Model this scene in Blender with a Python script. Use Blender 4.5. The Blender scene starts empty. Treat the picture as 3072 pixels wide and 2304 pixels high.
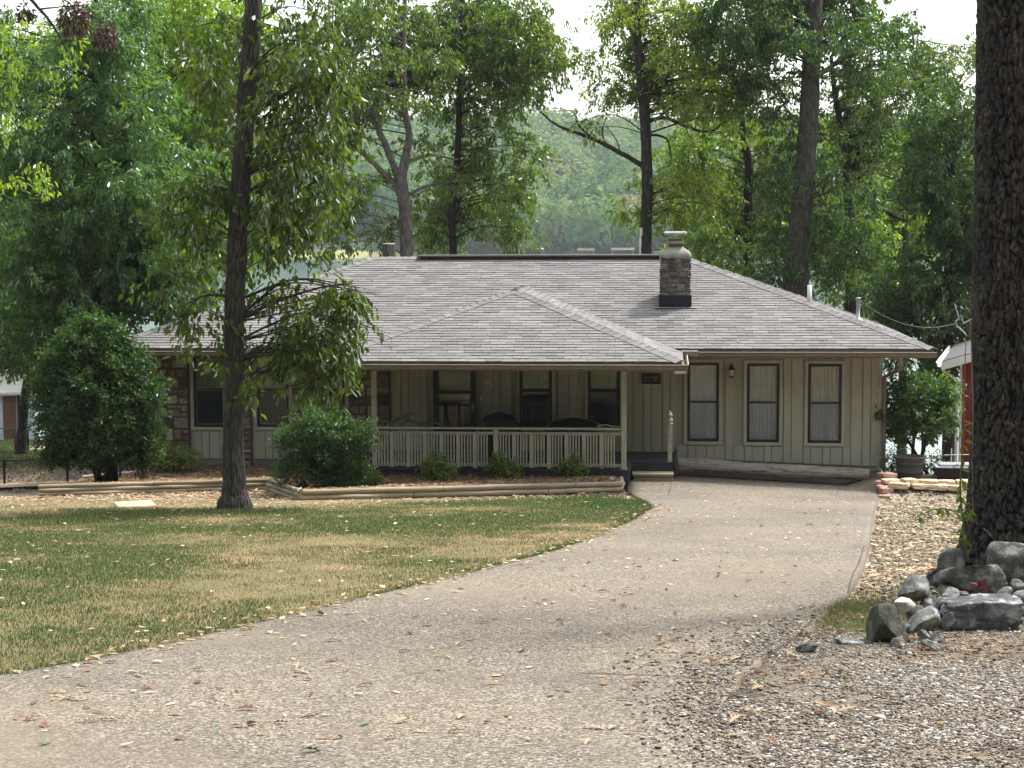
import bpy, bmesh, math, random
import numpy as np
from mathutils import Vector, Matrix, noise as mn
random.seed(7); rng = np.random.default_rng(11)
SC = bpy.context.scene; COL = SC.collection
R = math.radians
# ------------------------------------------------------------------ camera
FPX, PITCH, ROLL, ZC = 5307.24, 0.0869, 0.004759, 4.7
c_, s_ = math.cos(PITCH), math.sin(PITCH)
Fv = Vector((0, c_, -s_)); Uv = Vector((0, s_, c_)); Rv = Vector((1, 0, 0))
cr, sr = math.cos(ROLL), math.sin(ROLL)
R2 = Rv*cr - Uv*sr; U2 = Rv*sr + Uv*cr
cam = bpy.data.cameras.new('camera'); co = bpy.data.objects.new('camera', cam); COL.objects.link(co)
cam.sensor_fit = 'HORIZONTAL'; cam.sensor_width = 36; cam.lens = 36*FPX/3072
cam.clip_start = .1; cam.clip_end = 4000
m4 = Matrix.Identity(4)
for i in range(3):
    m4[i][0] = R2[i]; m4[i][1] = U2[i]; m4[i][2] = -Fv[i]
m4[2][3] = ZC
co.matrix_world = m4; SC.camera = co
CP = Vector((0, 0, ZC))
K = 3072/2212
def ray(px, py):
    X = px*K-1536; Y = 1152-py*K
    return Fv + R2*(X/FPX) + U2*(Y/FPX)
def at(px, py, y):
    d = ray(px, py); return CP + d*(y/d.y)
def PXM(y): return FPX/K/y          # measured units per metre at distance y
# ------------------------------------------------------------------ terrain
def ss(t): t = np.clip(t, 0, 1); return t*t*(3-2*t)
_ty = np.arange(-40, 120, .1)
_tz = np.interp(_ty, [-40, 0, 10, 20, 26, 30, 33, 36, 42, 48, 55, 60, 70, 120], [7, 3.1, 2.1, 1.13, .56, 0.13, -.05, -.1, -.7, -1.7, -3.2, -4.2, -5, -6])
_k = np.ones(21)/21; _tz = np.convolve(np.pad(_tz, 10, mode='edge'), _k, mode='valid')
T2P = (4.02, 14.4)
def T(x, y):
    x = np.asarray(x, float); y = np.asarray(y, float)
    left = ss((-x-8)/4)
    yy = y - left*np.clip((y-35)*.35, 0, 9)
    z = np.interp(yy, _ty, _tz)
    z = z - .05*np.clip(x-3, 0, 5)*ss((y-26)/5)*(1-ss((y-36)/6))
    z = z + .24*ss((x-6.6)/.5)*ss((y-31.4)/.8)*(1-ss((y-34.9)/.8))
    z = z - 1.7*ss((y-35.0)/7)*ss((x-6)/2.5)*(1-ss((y-48)/8))
    d2 = ((x-T2P[0]-.3)**2 + (y-T2P[1]-.2)**2)
    z = z + .30*np.exp(-d2/1.7)
    return z
def Ts(x, y): return float(T(x, y))
def gp(px, py, dz=0):
    d = ray(px, py); lo, hi = 3., 120.
    g = lambda t: CP.z + d.z*t - Ts(d.x*t, d.y*t) - dz
    t = lo
    while t < hi and g(t) > 0: t += .5
    lo, hi = t-.5, t
    for _ in range(40):
        m = (lo+hi)/2
        if g(m) > 0: lo = m
        else: hi = m
    return CP + d*lo
# value noise
_perm = rng.random((256, 256))
def vnoise(x, y, s=1.0, octv=3, seed=0):
    x = np.asarray(x, float)*s + seed*17.3; y = np.asarray(y, float)*s + seed*9.7
    out = 0; amp = 1; tot = 0
    for o in range(octv):
        xi = np.floor(x).astype(int); yi = np.floor(y).astype(int)
        fx = x-xi; fy = y-yi; fx = fx*fx*(3-2*fx); fy = fy*fy*(3-2*fy)
        a = _perm[xi % 256, yi % 256]; b = _perm[(xi+1) % 256, yi % 256]
        c = _perm[xi % 256, (yi+1) % 256]; d = _perm[(xi+1) % 256, (yi+1) % 256]
        out = out + amp*((a*(1-fx)+b*fx)*(1-fy)+(c*(1-fx)+d*fx)*fy); tot += amp
        amp *= .5; x = x*2.03+5.1; y = y*2.03+1.7
    return out/tot
# ------------------------------------------------------------------ objects
def tag(o, label=None, cat=None, group=None, kind=None):
    if label: o['label'] = label
    if cat: o['category'] = cat
    if group: o['group'] = group
    if kind: o['kind'] = kind
    return o
def empty(name, loc=(0, 0, 0), rz=0):
    o = bpy.data.objects.new(name, None); COL.objects.link(o)
    o.location = loc; o.rotation_euler = (0, 0, rz); o.empty_display_size = .2
    return o
def link(name, me, mat, parent=None):
    o = bpy.data.objects.new(name, me); COL.objects.link(o)
    if mat is not None and len(me.materials) == 0: me.materials.append(mat)
    if parent: o.parent = parent
    return o
def copy_tree(o, parent=None):
    c = o.copy(); COL.objects.link(c)
    if parent: c.parent = parent
    for ch in list(o.children): copy_tree(ch, c)
    return c
class MB:
    def __init__(s): s.v = []; s.f = []; s.m = []
    def add(s, vs, fs, mi=0):
        n = len(s.v); s.v += [tuple(v) for v in vs]
        s.f += [tuple(i+n for i in f) for f in fs]; s.m += [mi]*len(fs)
    def box(s, x0, x1, y0, y1, z0, z1, mi=0, M=None, bev=0):
        if x1 < x0: x0, x1 = x1, x0
        if y1 < y0: y0, y1 = y1, y0
        if z1 < z0: z0, z1 = z1, z0
        if bev > 0:
            b = min(bev, (x1-x0)*.45, (y1-y0)*.45, (z1-z0)*.45)
            vs = []
            for z, i in ((z0, b), (z0+b, 0), (z1-b, 0), (z1, b)):
                x_0, x_1, y_0, y_1 = x0+i, x1-i, y0+i, y1-i
                q = b if i == 0 else 0
                vs += [(x_0+q, y_0, z), (x_1-q, y_0, z), (x_1, y_0+q, z), (x_1, y_1-q, z), (x_1-q, y_1, z), (x_0+q, y_1, z), (x_0, y_1-q, z), (x_0, y_0+q, z)]
            fs = [tuple(range(7, -1, -1)), tuple(range(24, 32))]
            for k in range(3):
                for i in range(8):
                    j = (i+1) % 8; fs.append((k*8+i, k*8+j, k*8+8+j, k*8+8+i))
        else:
            vs = [(x, y, z) for z in (z0, z1) for y in (y0, y1) for x in (x0, x1)]
            fs = [(0, 2, 3, 1), (4, 5, 7, 6), (0, 1, 5, 4), (2, 6, 7, 3), (0, 4, 6, 2), (1, 3, 7, 5)]
        if M is not None: vs = [M @ Vector(v) for v in vs]
        s.add(vs, fs, mi)
    def tube(s, pts, rad, n=8, mi=0, cap=True, jit=0):
        pts = [Vector(p) for p in pts]
        if not hasattr(rad, '__len__'): rad = [rad]*len(pts)
        vs = []; fs = []; ref = Vector((.13, .98, .17))
        for i, p in enumerate(pts):
            a = pts[max(i-1, 0)]; b = pts[min(i+1, len(pts)-1)]
            t = (b-a).normalized()
            u = t.cross(ref)
            if u.length < .2: u = t.cross(Vector((1, 0, 0)))
            u.normalize(); w = t.cross(u)
            for k in range(n):
                an = 2*math.pi*k/n; r = rad[i]*(1+random.uniform(-jit, jit))
                vs.append(p + u*(math.cos(an)*r) + w*(math.sin(an)*r))
        for i in range(len(pts)-1):
            for k in range(n):
                j = (k+1) % n
                fs.append((i*n+k, (i+1)*n+k, (i+1)*n+j, i*n+j))
        if cap:
            fs.append(tuple(range(n))); fs.append(tuple(range(len(pts)*n-1, len(pts)*n-n-1, -1)))
        s.add(vs, fs, mi)
    def lathe(s, prof, c=(0, 0, 0), n=24, mi=0):
        vs = []; fs = []; c = Vector(c)
        for r, z in prof:
            for k in range(n):
                a = 2*math.pi*k/n; vs.append(c+Vector((r*math.cos(a), r*math.sin(a), z)))
        for i in range(len(prof)-1):
            for k in range(n):
                j = (k+1) % n; fs.append((i*n+k, i*n+j, (i+1)*n+j, (i+1)*n+k))
        fs.append(tuple(range(n-1, -1, -1))); fs.append(tuple(range((len(prof)-1)*n, len(prof)*n)))
        s.add(vs, fs, mi)
    def prism(s, prof, p0, p1, side, up=Vector((0, 0, 1)), mi=0):
        side = Vector(side); p0 = Vector(p0); p1 = Vector(p1); n = len(prof)
        vs = [p + side*a + up*b for p in (p0, p1) for a, b in prof]
        fs = [(i, (i+1) % n, n+(i+1) % n, n+i) for i in range(n)]
        fs += [tuple(range(n-1, -1, -1)), tuple(range(n, 2*n))]
        s.add(vs, fs, mi)
    def build(s, name, mat, parent=None, smooth=False):
        me = bpy.data.meshes.new(name); me.from_pydata(s.v, [], s.f)
        mats = mat if isinstance(mat, (list, tuple)) else [mat]
        for m in mats: me.materials.append(m)
        if len(mats) > 1: me.polygons.foreach_set('material_index', s.m)
        if smooth: me.polygons.foreach_set('use_smooth', [True]*len(me.polygons))
        me.update(); 
        bm = bmesh.new(); bm.from_mesh(me); bmesh.ops.recalc_face_normals(bm, faces=bm.faces); bm.to_mesh(me); bm.free()
        return link(name, me, None, parent)
def np_mesh(name, V, F, tone=None, smooth=False):
    """V (n,3), F (m,k) constant k"""
    me = bpy.data.meshes.new(name); k = F.shape[1]
    me.vertices.add(len(V)); me.vertices.foreach_set('co', np.ascontiguousarray(V, dtype=np.float32).ravel())
    me.loops.add(F.size); me.loops.foreach_set('vertex_index', np.ascontiguousarray(F, dtype=np.int32).ravel())
    me.polygons.add(len(F)); me.polygons.foreach_set('loop_start', np.arange(0, F.size, k, dtype=np.int32))
    me.polygons.foreach_set('loop_total', np.full(len(F), k, dtype=np.int32))
    if smooth: me.polygons.foreach_set('use_smooth', np.ones(len(F), dtype=bool))
    if tone is not None:
        at_ = me.attributes.new('tone', 'FLOAT', 'POINT'); at_.data.foreach_set('value', np.ascontiguousarray(tone, dtype=np.float32))
    me.update(calc_edges=True); me.validate()
    return me
def grid_mesh(name, X, Y, Z, smooth=True):
    nr, nc = X.shape; V = np.stack([X.ravel(), Y.ravel(), Z.ravel()], 1)
    i = np.arange(nr*nc).reshape(nr, nc)
    F = np.stack([i[:-1, :-1].ravel(), i[:-1, 1:].ravel(), i[1:, 1:].ravel(), i[1:, :-1].ravel()], 1)
    return np_mesh(name, V, F, smooth=smooth)
# ------------------------------------------------------------------ materials
class NT:
    def __init__(s, name):
        s.m = bpy.data.materials.new(name); s.m.use_nodes = True; s.t = s.m.node_tree
        for n in list(s.t.nodes): s.t.nodes.remove(n)
        s.out = s.n('ShaderNodeOutputMaterial')
    def n(s, typ, **kw):
        nd = s.t.nodes.new(typ)
        for k, v in kw.items():
            if k.startswith('i_'):
                key = k[2:]; key = int(key) if key.isdigit() else key.replace('_', ' ')
                nd.inputs[key].default_value = v
            else: setattr(nd, k, v)
        return nd
    def l(s, a, b): s.t.links.new(a, b)
    def ramp(s, fac, cols, interp='LINEAR'):
        r = s.n('ShaderNodeValToRGB'); r.color_ramp.interpolation = interp
        e = r.color_ramp.elements
        if not isinstance(cols[0][0], (int, float)) or len(cols[0]) != 2: pass
        items = [(c[0], c[1]) if isinstance(c[1], (tuple, list)) else (i/(len(cols)-1), c) for i, c in enumerate(cols)]
        while len(e) < len(items): e.new(.5)
        for el, (p, c) in zip(e, items): el.position = p; el.color = (*c, 1)
        if fac is not None: s.l(fac, r.inputs[0])
        return r.outputs[0]
    def coords(s, kind='Object', scale=(1, 1, 1)):
        tc = s.n('ShaderNodeTexCoord'); mp = s.n('ShaderNodeMapping'); mp.inputs['Scale'].default_value = scale
        s.l(tc.outputs[kind], mp.inputs[0]); return mp.outputs[0]
    def noise(s, co, scale, detail=6, rough=.6, out='Fac'):
        nd = s.n('ShaderNodeTexNoise'); nd.inputs['Scale'].default_value = scale; nd.inputs['Detail'].default_value = detail
        nd.inputs['Roughness'].default_value = rough; s.l(co, nd.inputs['Vector']); return nd.outputs[out]
    def voro(s, co, scale, feature='F1', out='Color', rand=1):
        nd = s.n('ShaderNodeTexVoronoi'); nd.feature = feature; nd.inputs['Scale'].default_value = scale
        nd.inputs['Randomness'].default_value = rand
        s.l(co, nd.inputs['Vector']); return nd.outputs[out]
    def mix(s, fac, a, b, typ='MIX'):
        nd = s.n('ShaderNodeMix', data_type='RGBA', blend_type=typ)
        for i, v in ((0, fac), (6, a), (7, b)):
            if hasattr(v, 'links'): s.l(v, nd.inputs[i])
            else: nd.inputs[i].default_value = v if i == 0 else (*v, 1)
        return nd.outputs[2]
    def math(s, op, a, b=0):
        nd = s.n('ShaderNodeMath', operation=op)
        for i, v in ((0, a), (1, b)):
            if hasattr(v, 'links'): s.l(v, nd.inputs[i])
            else: nd.inputs[i].default_value = v
        return nd.outputs[0]
    def island(s): return s.n('ShaderNodeNewGeometry').outputs['Random Per Island']
    def bump(s, h, strength=.5, dist=.01, prev=None):
        b = s.n('ShaderNodeBump'); b.inputs['Strength'].default_value = strength; b.inputs['Distance'].default_value = dist
        s.l(h, b.inputs['Height'])
        if prev: s.l(prev, b.inputs['Normal'])
        return b.outputs[0]
    def bsdf(s, col, rough=.8, spec=.3, nrm=None, metal=0):
        p = s.n('ShaderNodeBsdfPrincipled')
        for key, v in (('Base Color', col), ('Roughness', rough)):
            if hasattr(v, 'links'): s.l(v, p.inputs[key])
            else: p.inputs[key].default_value = (*v, 1) if key == 'Base Color' else v
        p.inputs['Specular IOR Level'].default_value = spec; p.inputs['Metallic'].default_value = metal
        if nrm: s.l(nrm, p.inputs['Normal'])
        s.l(p.outputs[0], s.out.inputs[0]); return s.m
def mul(c, k): return tuple(min(1, x*k) for x in c)
def simple(name, col, var=.25, scale=6, rough=.75, bump=.2, bscale=40, bdist=.004, spec=.3, stretch=(1, 1, 1), isl=0, metal=0, fine=.12):
    t = NT(name); cd = t.coords(scale=stretch)
    c = t.ramp(t.noise(cd, scale), [(.3, mul(col, 1-var)), (.7, mul(col, 1+var*.7))])
    if fine: c = t.mix(1, c, t.ramp(t.noise(cd, scale*9, 4), [(.25, (1-fine*2,)*3), (.75, (1, 1, 1))]), 'MULTIPLY')
    if isl: c = t.mix(1, c, t.ramp(t.island(), [(0, (1-isl,)*3), (1, (1, 1, 1))]), 'MULTIPLY')
    nr = t.bump(t.noise(cd, bscale, 4), bump, bdist) if bump else None
    return t.bsdf(c, rough, spec, nr, metal)
def leafmat(name, cols, trans=.45, tcol=(1.75, 1.9, .45), spec=.25):
    t = NT(name); g = t.n('ShaderNodeNewGeometry'); rnd = g.outputs['Random Per Island']
    cd = t.coords('Object'); nz = t.noise(cd, 1.5, 3)
    f = t.math('ADD', t.math('MULTIPLY', rnd, .55), t.math('MULTIPLY', t.math('SUBTRACT', nz, .3), 1.1))
    c = t.ramp(f, cols)
    tc = t.mix(1, c, tcol, 'MULTIPLY')
    d = t.n('ShaderNodeBsdfDiffuse'); t.l(c, d.inputs[0])
    tr = t.n('ShaderNodeBsdfTranslucent'); t.l(tc, tr.inputs[0])
    gl = t.n('ShaderNodeBsdfGlossy'); gl.inputs['Roughness'].default_value = .5
    gl.inputs[0].default_value = (.55, .6, .6, 1)
    m1 = t.n('ShaderNodeMixShader'); m1.inputs[0].default_value = trans; t.l(d.outputs[0], m1.inputs[1]); t.l(tr.outputs[0], m1.inputs[2])
    fr = t.n('ShaderNodeFresnel'); fr.inputs[0].default_value = 1.4
    m2 = t.n('ShaderNodeMixShader'); t.l(t.math('MULTIPLY', fr.outputs[0], spec*1.6), m2.inputs[0]); t.l(m1.outputs[0], m2.inputs[1]); t.l(gl.outputs[0], m2.inputs[2])
    t.l(m2.outputs[0], t.out.inputs[0]); return t.m
def tonemat(name, cols, rough=.85, trans=0, spec=.2):
    t = NT(name); a = t.n('ShaderNodeAttribute', attribute_name='tone')
    c = t.ramp(a.outputs['Fac'], cols)
    if trans:
        d = t.n('ShaderNodeBsdfDiffuse'); t.l(c, d.inputs[0]); tr = t.n('ShaderNodeBsdfTranslucent'); t.l(c, tr.inputs[0])
        m = t.n('ShaderNodeMixShader'); m.inputs[0].default_value = trans; t.l(d.outputs[0], m.inputs[1]); t.l(tr.outputs[0], m.inputs[2])
        t.l(m.outputs[0], t.out.inputs[0]); return t.m
    return t.bsdf(c, rough, spec)
def barkmat(name, dark, light, zs=.22, scale=16, b=1., d=.02, moss=None):
    t = NT(name); cd = t.coords(scale=(1, 1, zs))
    n1 = t.noise(cd, scale, 5, .65); v = t.voro(cd, scale*.8, 'DISTANCE_TO_EDGE', 'Distance')
    h = t.math('ADD', t.math('MULTIPLY', v, 1.4), t.math('MULTIPLY', n1, .7))
    c = t.ramp(h, [(.15, dark), (.75, light)])
    c = t.mix(1, c, t.ramp(t.noise(cd, scale*.12, 3), [(.3, (.62,)*3), (.7, (1.1, 1.08, 1.05))]), 'MULTIPLY')
    if moss: c = t.mix(t.ramp(t.noise(t.coords(), 2.3, 4), [(.52, (0, 0, 0)), (.68, (.6,)*3)]), c, moss)
    return t.bsdf(c, .95, .1, t.bump(h, b, d))
M = {}
M['siding'] = simple('siding paint', (.375, .358, .282), .13, 1.6, .8, .12, 60, spec=.2, stretch=(1, 1, .25), fine=.06)
M['trim'] = simple('trim paint', (.39, .375, .305), .1, 4, .75, .1, 60, spec=.2, fine=.06)
M['rail'] = simple('railing paint', (.42, .40, .32), .12, 4, .75, .1, 60, spec=.2, isl=.12, fine=.08)
M['dkframe'] = simple('dark bronze metal', (.006, .0055, .008), .2, 8, .5, .05, spec=.35)
M['gutter'] = simple('brown gutter metal', (.17, .135, .10), .2, 3, .5, .06, spec=.4)
M['gutlip'] = simple('gutter edge glint', (.62, .57, .50), .15, 8, .45, .1)  # pale colour paints the bright reflection along the metal lip
M['fascia'] = simple('dark fascia wood', (.045, .036, .03), .2, 5, .85, .2)
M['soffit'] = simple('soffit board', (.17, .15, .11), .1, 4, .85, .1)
M['porchceil'] = simple('shade darkened porch ceiling', (.045, .04, .032), .1, 4, .85, .1)  # soffit colour darkened so the porch looks more deeply shaded
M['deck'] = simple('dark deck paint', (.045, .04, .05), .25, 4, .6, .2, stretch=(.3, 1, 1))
M['found'] = simple('concrete block', (.2, .195, .18), .25, 3, .9, .3, 50)
M['stepwood'] = simple('weathered step wood', (.36, .32, .22), .25, 6, .85, .3, 40, stretch=(.2, 1, 1))
M['dark'] = simple('painted shade black', (.012, .012, .013), .1, 3, .9, 0)  # near-black standing in for shade indoors and under the deck
M['curtain'] = simple('sheer curtain', (.86, .85, .80), .12, 2, .9, .1, 90)
M['blind'] = simple('lace curtain', (.45, .41, .33), .35, 9, .9, .1, 90)
M['brass'] = simple('aged bronze', (.05, .035, .03), .3, 14, .45, .1, metal=.5)
M['lampglass'] = simple('frosted lamp glass', (.75, .72, .62), .05, 6, .3, 0)
M['white'] = simple('white paint', (.7, .7, .68), .08, 5, .6, .05)
M['whitewood'] = simple('weathered white wood', (.42, .38, .32), .25, 12, .8, .2)
M['black'] = simple('black plastic', (.012, .012, .015), .2, 6, .5, .08)
M['greyplastic'] = simple('grey plastic lid', (.3, .3, .33), .1, 5, .5, .05)
M['mortar'] = simple('chimney mortar', (.27, .265, .22), .25, 6, .9, .5, 30, .01)
M['chmortar'] = simple('grey chimney mortar', (.20, .19, .17), .3, 9, .95, .5, 40, .01)
M['capstone'] = simple('pale cap slab', (.52, .51, .45), .15, 6, .8, .2)
M['flash'] = simple('tar flashing', (.01, .01, .013), .3, 6, .6, .2)
M['cover'] = simple('black vinyl cover', (.01, .01, .014), .2, 5, .45, .3, 12, .01)
M['driftwood'] = simple('grey driftwood', (.2, .19, .17), .3, 10, .9, .3)
M['metal'] = simple('grey galvanised metal', (.35, .36, .38), .15, 8, .45, .05, metal=.6)
M['blkmetal'] = simple('black fence metal', (.015, .017, .016), .2, 8, .5, .1)
M['redsiding'] = simple('red siding', (.25, .022, .025), .18, 5, .7, .1, stretch=(1, 1, .2))
M['roofgrey'] = simple('dark shingle', (.1, .1, .11), .3, 12, .9, .4)
M['shedpaint'] = simple('pale blue paint', (.55, .66, .72), .15, 5, .7, .1)
M['shedroof'] = simple('pale metal roof', (.6, .58, .52), .15, 5, .6, .1)
M['brown'] = simple('brown door paint', (.16, .085, .055), .2, 6, .7, .1)
M['signwood'] = simple('dark sign wood', (.045, .026, .018), .3, 10, .8, .2)
M['signpale'] = simple('pale sign paint', (.40, .36, .30), .25, 20, .8, .1)
M['number'] = simple('brass numerals', (.62, .56, .48), .15, 10, .5, .05)
M['slab'] = simple('tan concrete slab', (.44, .34, .23), .12, 4, .9, .3, 60)
M['timber'] = simple('weathered timber', (.36, .30, .21), .3, 5, .9, .5, 30, .008, stretch=(.25, 1, 1), isl=.3)
M['cutwood'] = simple('fresh cut wood', (.62, .5, .33), .15, 8, .85, .1)
M['dockroof'] = simple('weathered dock roof', (.075, .07, .06), .2, 2, .8, 0)
M['wire'] = simple('cable', (.12, .13, .12), .1, 5, .6, 0)
# shingles
t = NT('asphalt shingle'); cd = t.coords()
c = t.ramp(t.island(), [(0, (.105, .10, .098)), (.3, (.142, .137, .135)), (.7, (.172, .166, .163)), (1, (.225, .216, .21))])
c = t.mix(.4, c, t.ramp(t.noise(cd, .55, 4), [(.3, (.15, .136, .136)), (.5, (.163, .158, .155)), (.72, (.19, .179, .16))]))
c = t.mix(1, c, t.ramp(t.noise(cd, 60, 3), [(.2, (.68,)*3), (.8, (1.12,)*3)]), 'MULTIPLY')
M['shingle'] = t.bsdf(c, .92, .2, t.bump(t.noise(cd, 130, 3), .35, .004))
# stone veneer
t = NT('field stone'); cd = t.coords()
c = t.ramp(t.island(), [(0, (.06, .052, .045)), (.2, (.26, .225, .17)), (.4, (.11, .10, .09)), (.55, (.34, .22, .13)), (.68, (.15, .085, .07)), (.82, (.32, .29, .24)), (1, (.42, .39, .33))])
c = t.mix(1, c, t.ramp(t.noise(cd, 14, 6), [(.3, (.45,)*3), (.7, (1.25,)*3)]), 'MULTIPLY')
M['stone'] = t.bsdf(c, .92, .2, t.bump(t.noise(cd, 18, 6), .8, .02))
t = NT('chimney stone'); cd = t.coords()
c = t.ramp(t.island(), [(0, (.05, .047, .042)), (.3, (.17, .16, .14)), (.55, (.09, .084, .076)), (.68, (.17, .08, .055)), (.8, (.15, .148, .13)), (1, (.28, .26, .22))])
c = t.mix(1, c, t.ramp(t.noise(cd, 20, 6), [(.3, (.35,)*3), (.7, (1.3,)*3)]), 'MULTIPLY')
M['chstone'] = t.bsdf(c, .92, .2, t.bump(t.noise(cd, 22, 6), 1, .025))
M['stonemortar'] = simple('stone mortar', (.12, .105, .085), .3, 8, .95, .5, 40, .01)
# rocks
def rockmat(name, a, b, lich=None, sc=5):
    t = NT(name); cd = t.coords()
    c = t.ramp(t.noise(cd, sc, 8, .65), [(.3, a), (.68, b)])
    c = t.mix(t.ramp(t.voro(cd, sc*2.2, 'DISTANCE_TO_EDGE', 'Distance'), [(0, (.5,)*3), (.06, (0, 0, 0))]), c, mul(a, .5))
    if lich: c = t.mix(t.ramp(t.noise(cd, sc*1.7, 5), [(.5, (0, 0, 0)), (.62, (.85,)*3)]), c, lich)
    return t.bsdf(c, .9, .25, t.bump(t.noise(cd, sc*4, 8, .7), .9, .03))
M['rockdark'] = rockmat('dark mossy rock', (.028, .03, .024), (.10, .10, .082), (.13, .135, .10))
M['rockgrey'] = rockmat('grey rock', (.07, .072, .072), (.26, .26, .25), (.36, .36, .35))
M['rockboulder'] = rockmat('grey lichened boulder', (.035, .036, .033), (.17, .168, .155), (.26, .26, .24), 7)
M['rockpale'] = rockmat('pale quartz rock', (.3, .3, .29), (.72, .71, .68))
M['rockslab'] = rockmat('slate rock', (.035, .037, .04), (.15, .155, .16), (.33, .35, .36), 4)
M['rocktan'] = rockmat('tan sandstone', (.38, .27, .17), (.62, .48, .33))
M['rockpink'] = rockmat('pink sandstone', (.30, .16, .13), (.5, .32, .27))
M['bark1'] = barkmat('hickory bark', (.007, .0065, .006), (.105, .096, .088), .14, 30, 1, .03)
M['bark2'] = barkmat('oak bark', (.010, .0095, .010), (.12, .112, .108), .3, 15, 1, .03)
M['bark3'] = barkmat('grey bark', (.05, .043, .04), (.20, .18, .165), .2, 18, .8, .02)
M['bark4'] = barkmat('dark bark', (.010, .010, .011), (.065, .06, .056), .2, 18, .8, .02)
M['barkivy'] = barkmat('vine covered bark', (.022, .02, .02), (.13, .12, .11), .2, 14, .9, .02, (.05, .08, .03))
t = NT('old log'); cd = t.coords(scale=(.10, 1, 1)); h_ = t.math('ADD', t.noise(cd, 26, 5, .6), t.math('MULTIPLY', t.noise(t.coords(scale=(.5, 1, 1)), 5, 4), .5))
c = t.ramp(h_, [(.42, (.03, .02, .018)), (.58, (.14, .108, .09)), (.72, (.32, .28, .235)), (1, (.42, .38, .33))])
M['log'] = t.bsdf(c, .95, .1, t.bump(h_, 1, .03))
M['twig'] = simple('twig bark', (.035, .028, .024), .3, 10, .95, 0)
G = leafmat
M['lf_hick'] = G('hickory leaves', [(0, (0.030, 0.053, 0.015)), (.45, (0.055, 0.090, 0.020)), (.8, (0.089, 0.133, 0.025)), (1, (0.235, 0.212, 0.030))])
M['lf_left'] = G('blue green leaves', [(0, (0.040, 0.081, 0.040)), (.4, (0.070, 0.143, 0.061)), (.8, (0.118, 0.208, 0.066)), (1, (0.234, 0.286, 0.055))])
M['lf_yel'] = G('bright green leaves', [(0, (0.083, 0.158, 0.019)), (.5, (0.166, 0.264, 0.029)), (1, (0.331, 0.370, 0.048))], .55)
M['lf_oak'] = G('oak leaves', [(0, (0.043, 0.076, 0.019)), (.5, (0.082, 0.134, 0.029)), (.85, (0.146, 0.205, 0.042)), (1, (0.370, 0.268, 0.048))])
M['lf_oak2'] = G('light oak leaves', [(0, (.045, .08, .018)), (.5, (.085, .14, .028)), (.85, (.14, .19, .036)), (1, (.26, .19, .05))], .5)
M['lf_gold'] = G('yellowing leaves', [(0, (0.065, 0.125, 0.020)), (.45, (0.131, 0.204, 0.027)), (.8, (0.249, 0.263, 0.033)), (1, (0.420, 0.289, 0.045))], .5)
M['lf_dark'] = G('dark green leaves', [(0, (0.027, 0.057, 0.020)), (.5, (0.054, 0.106, 0.030)), (1, (0.110, 0.185, 0.046))])
M['lf_mid'] = G('mid green leaves', [(0, (0.055, 0.100, 0.019)), (.5, (0.101, 0.165, 0.029)), (1, (0.218, 0.272, 0.039))], .5)
M['lf_shrub'] = G('holly leaves', [(0, (0.013, 0.036, 0.013)), (.5, (0.031, 0.072, 0.020)), (1, (0.077, 0.140, 0.027))], .35, spec=.2)
M['lf_shrub2'] = G('box leaves', [(0, (.018, .048, .018)), (.6, (.04, .095, .028)), (1, (.13, .18, .03))], .35, spec=.25)
M['lf_small'] = G('low shrub leaves', [(0, (.07, .075, .025)), (.4, (.14, .20, .05)), (.75, (.22, .28, .065)), (1, (.34, .19, .09))], .4)
M['lf_dead'] = G('dead hanging leaves', [(0, (.05, .03, .02)), (1, (.14, .085, .055))], .25, (1.2, 1, .8))
M['lf_red'] = G('red seedling leaves', [(0, (.07, .014, .012)), (1, (.17, .03, .022))], .3, (1.3, .8, .6))
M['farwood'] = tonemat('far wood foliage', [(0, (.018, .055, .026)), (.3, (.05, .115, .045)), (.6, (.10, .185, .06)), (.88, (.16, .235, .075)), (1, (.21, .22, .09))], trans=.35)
M['grass'] = tonemat('grass blades', [(0, (.036, .088, .026)), (.3, (.075, .125, .042)), (.55, (.145, .16, .064)), (.8, (.26, .215, .105)), (1, (.37, .295, .165))], trans=.3)
M['litter'] = tonemat('leaf litter', [(0, (.05, .03, .02)), (.25, (.14, .088, .052)), (.55, (.27, .19, .115)), (.8, (.40, .305, .20)), (1, (.54, .46, .34))], trans=.15)
M['gravel'] = tonemat('gravel stones', [(0, (.035, .028, .022)), (.3, (.125, .102, .08)), (.6, (.235, .21, .178)), (.85, (.36, .34, .31)), (1, (.54, .53, .51))])
M['vgravel'] = tonemat('tan gravel', [(0, (.04, .032, .022)), (.3, (.15, .122, .08)), (.6, (.27, .23, .16)), (.85, (.37, .335, .25)), (1, (.5, .48, .42))])
M['oakleaf'] = simple('dry oak leaf', (.36, .27, .17), .35, 9, .8, .2, 60)
M['oakleafgreen'] = simple('green fallen leaf', (.11, .16, .06), .3, 9, .7, .2, 60)
M['oakleafdark'] = simple('brown fallen leaf', (.15, .075, .04), .35, 9, .8, .2, 60)
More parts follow.
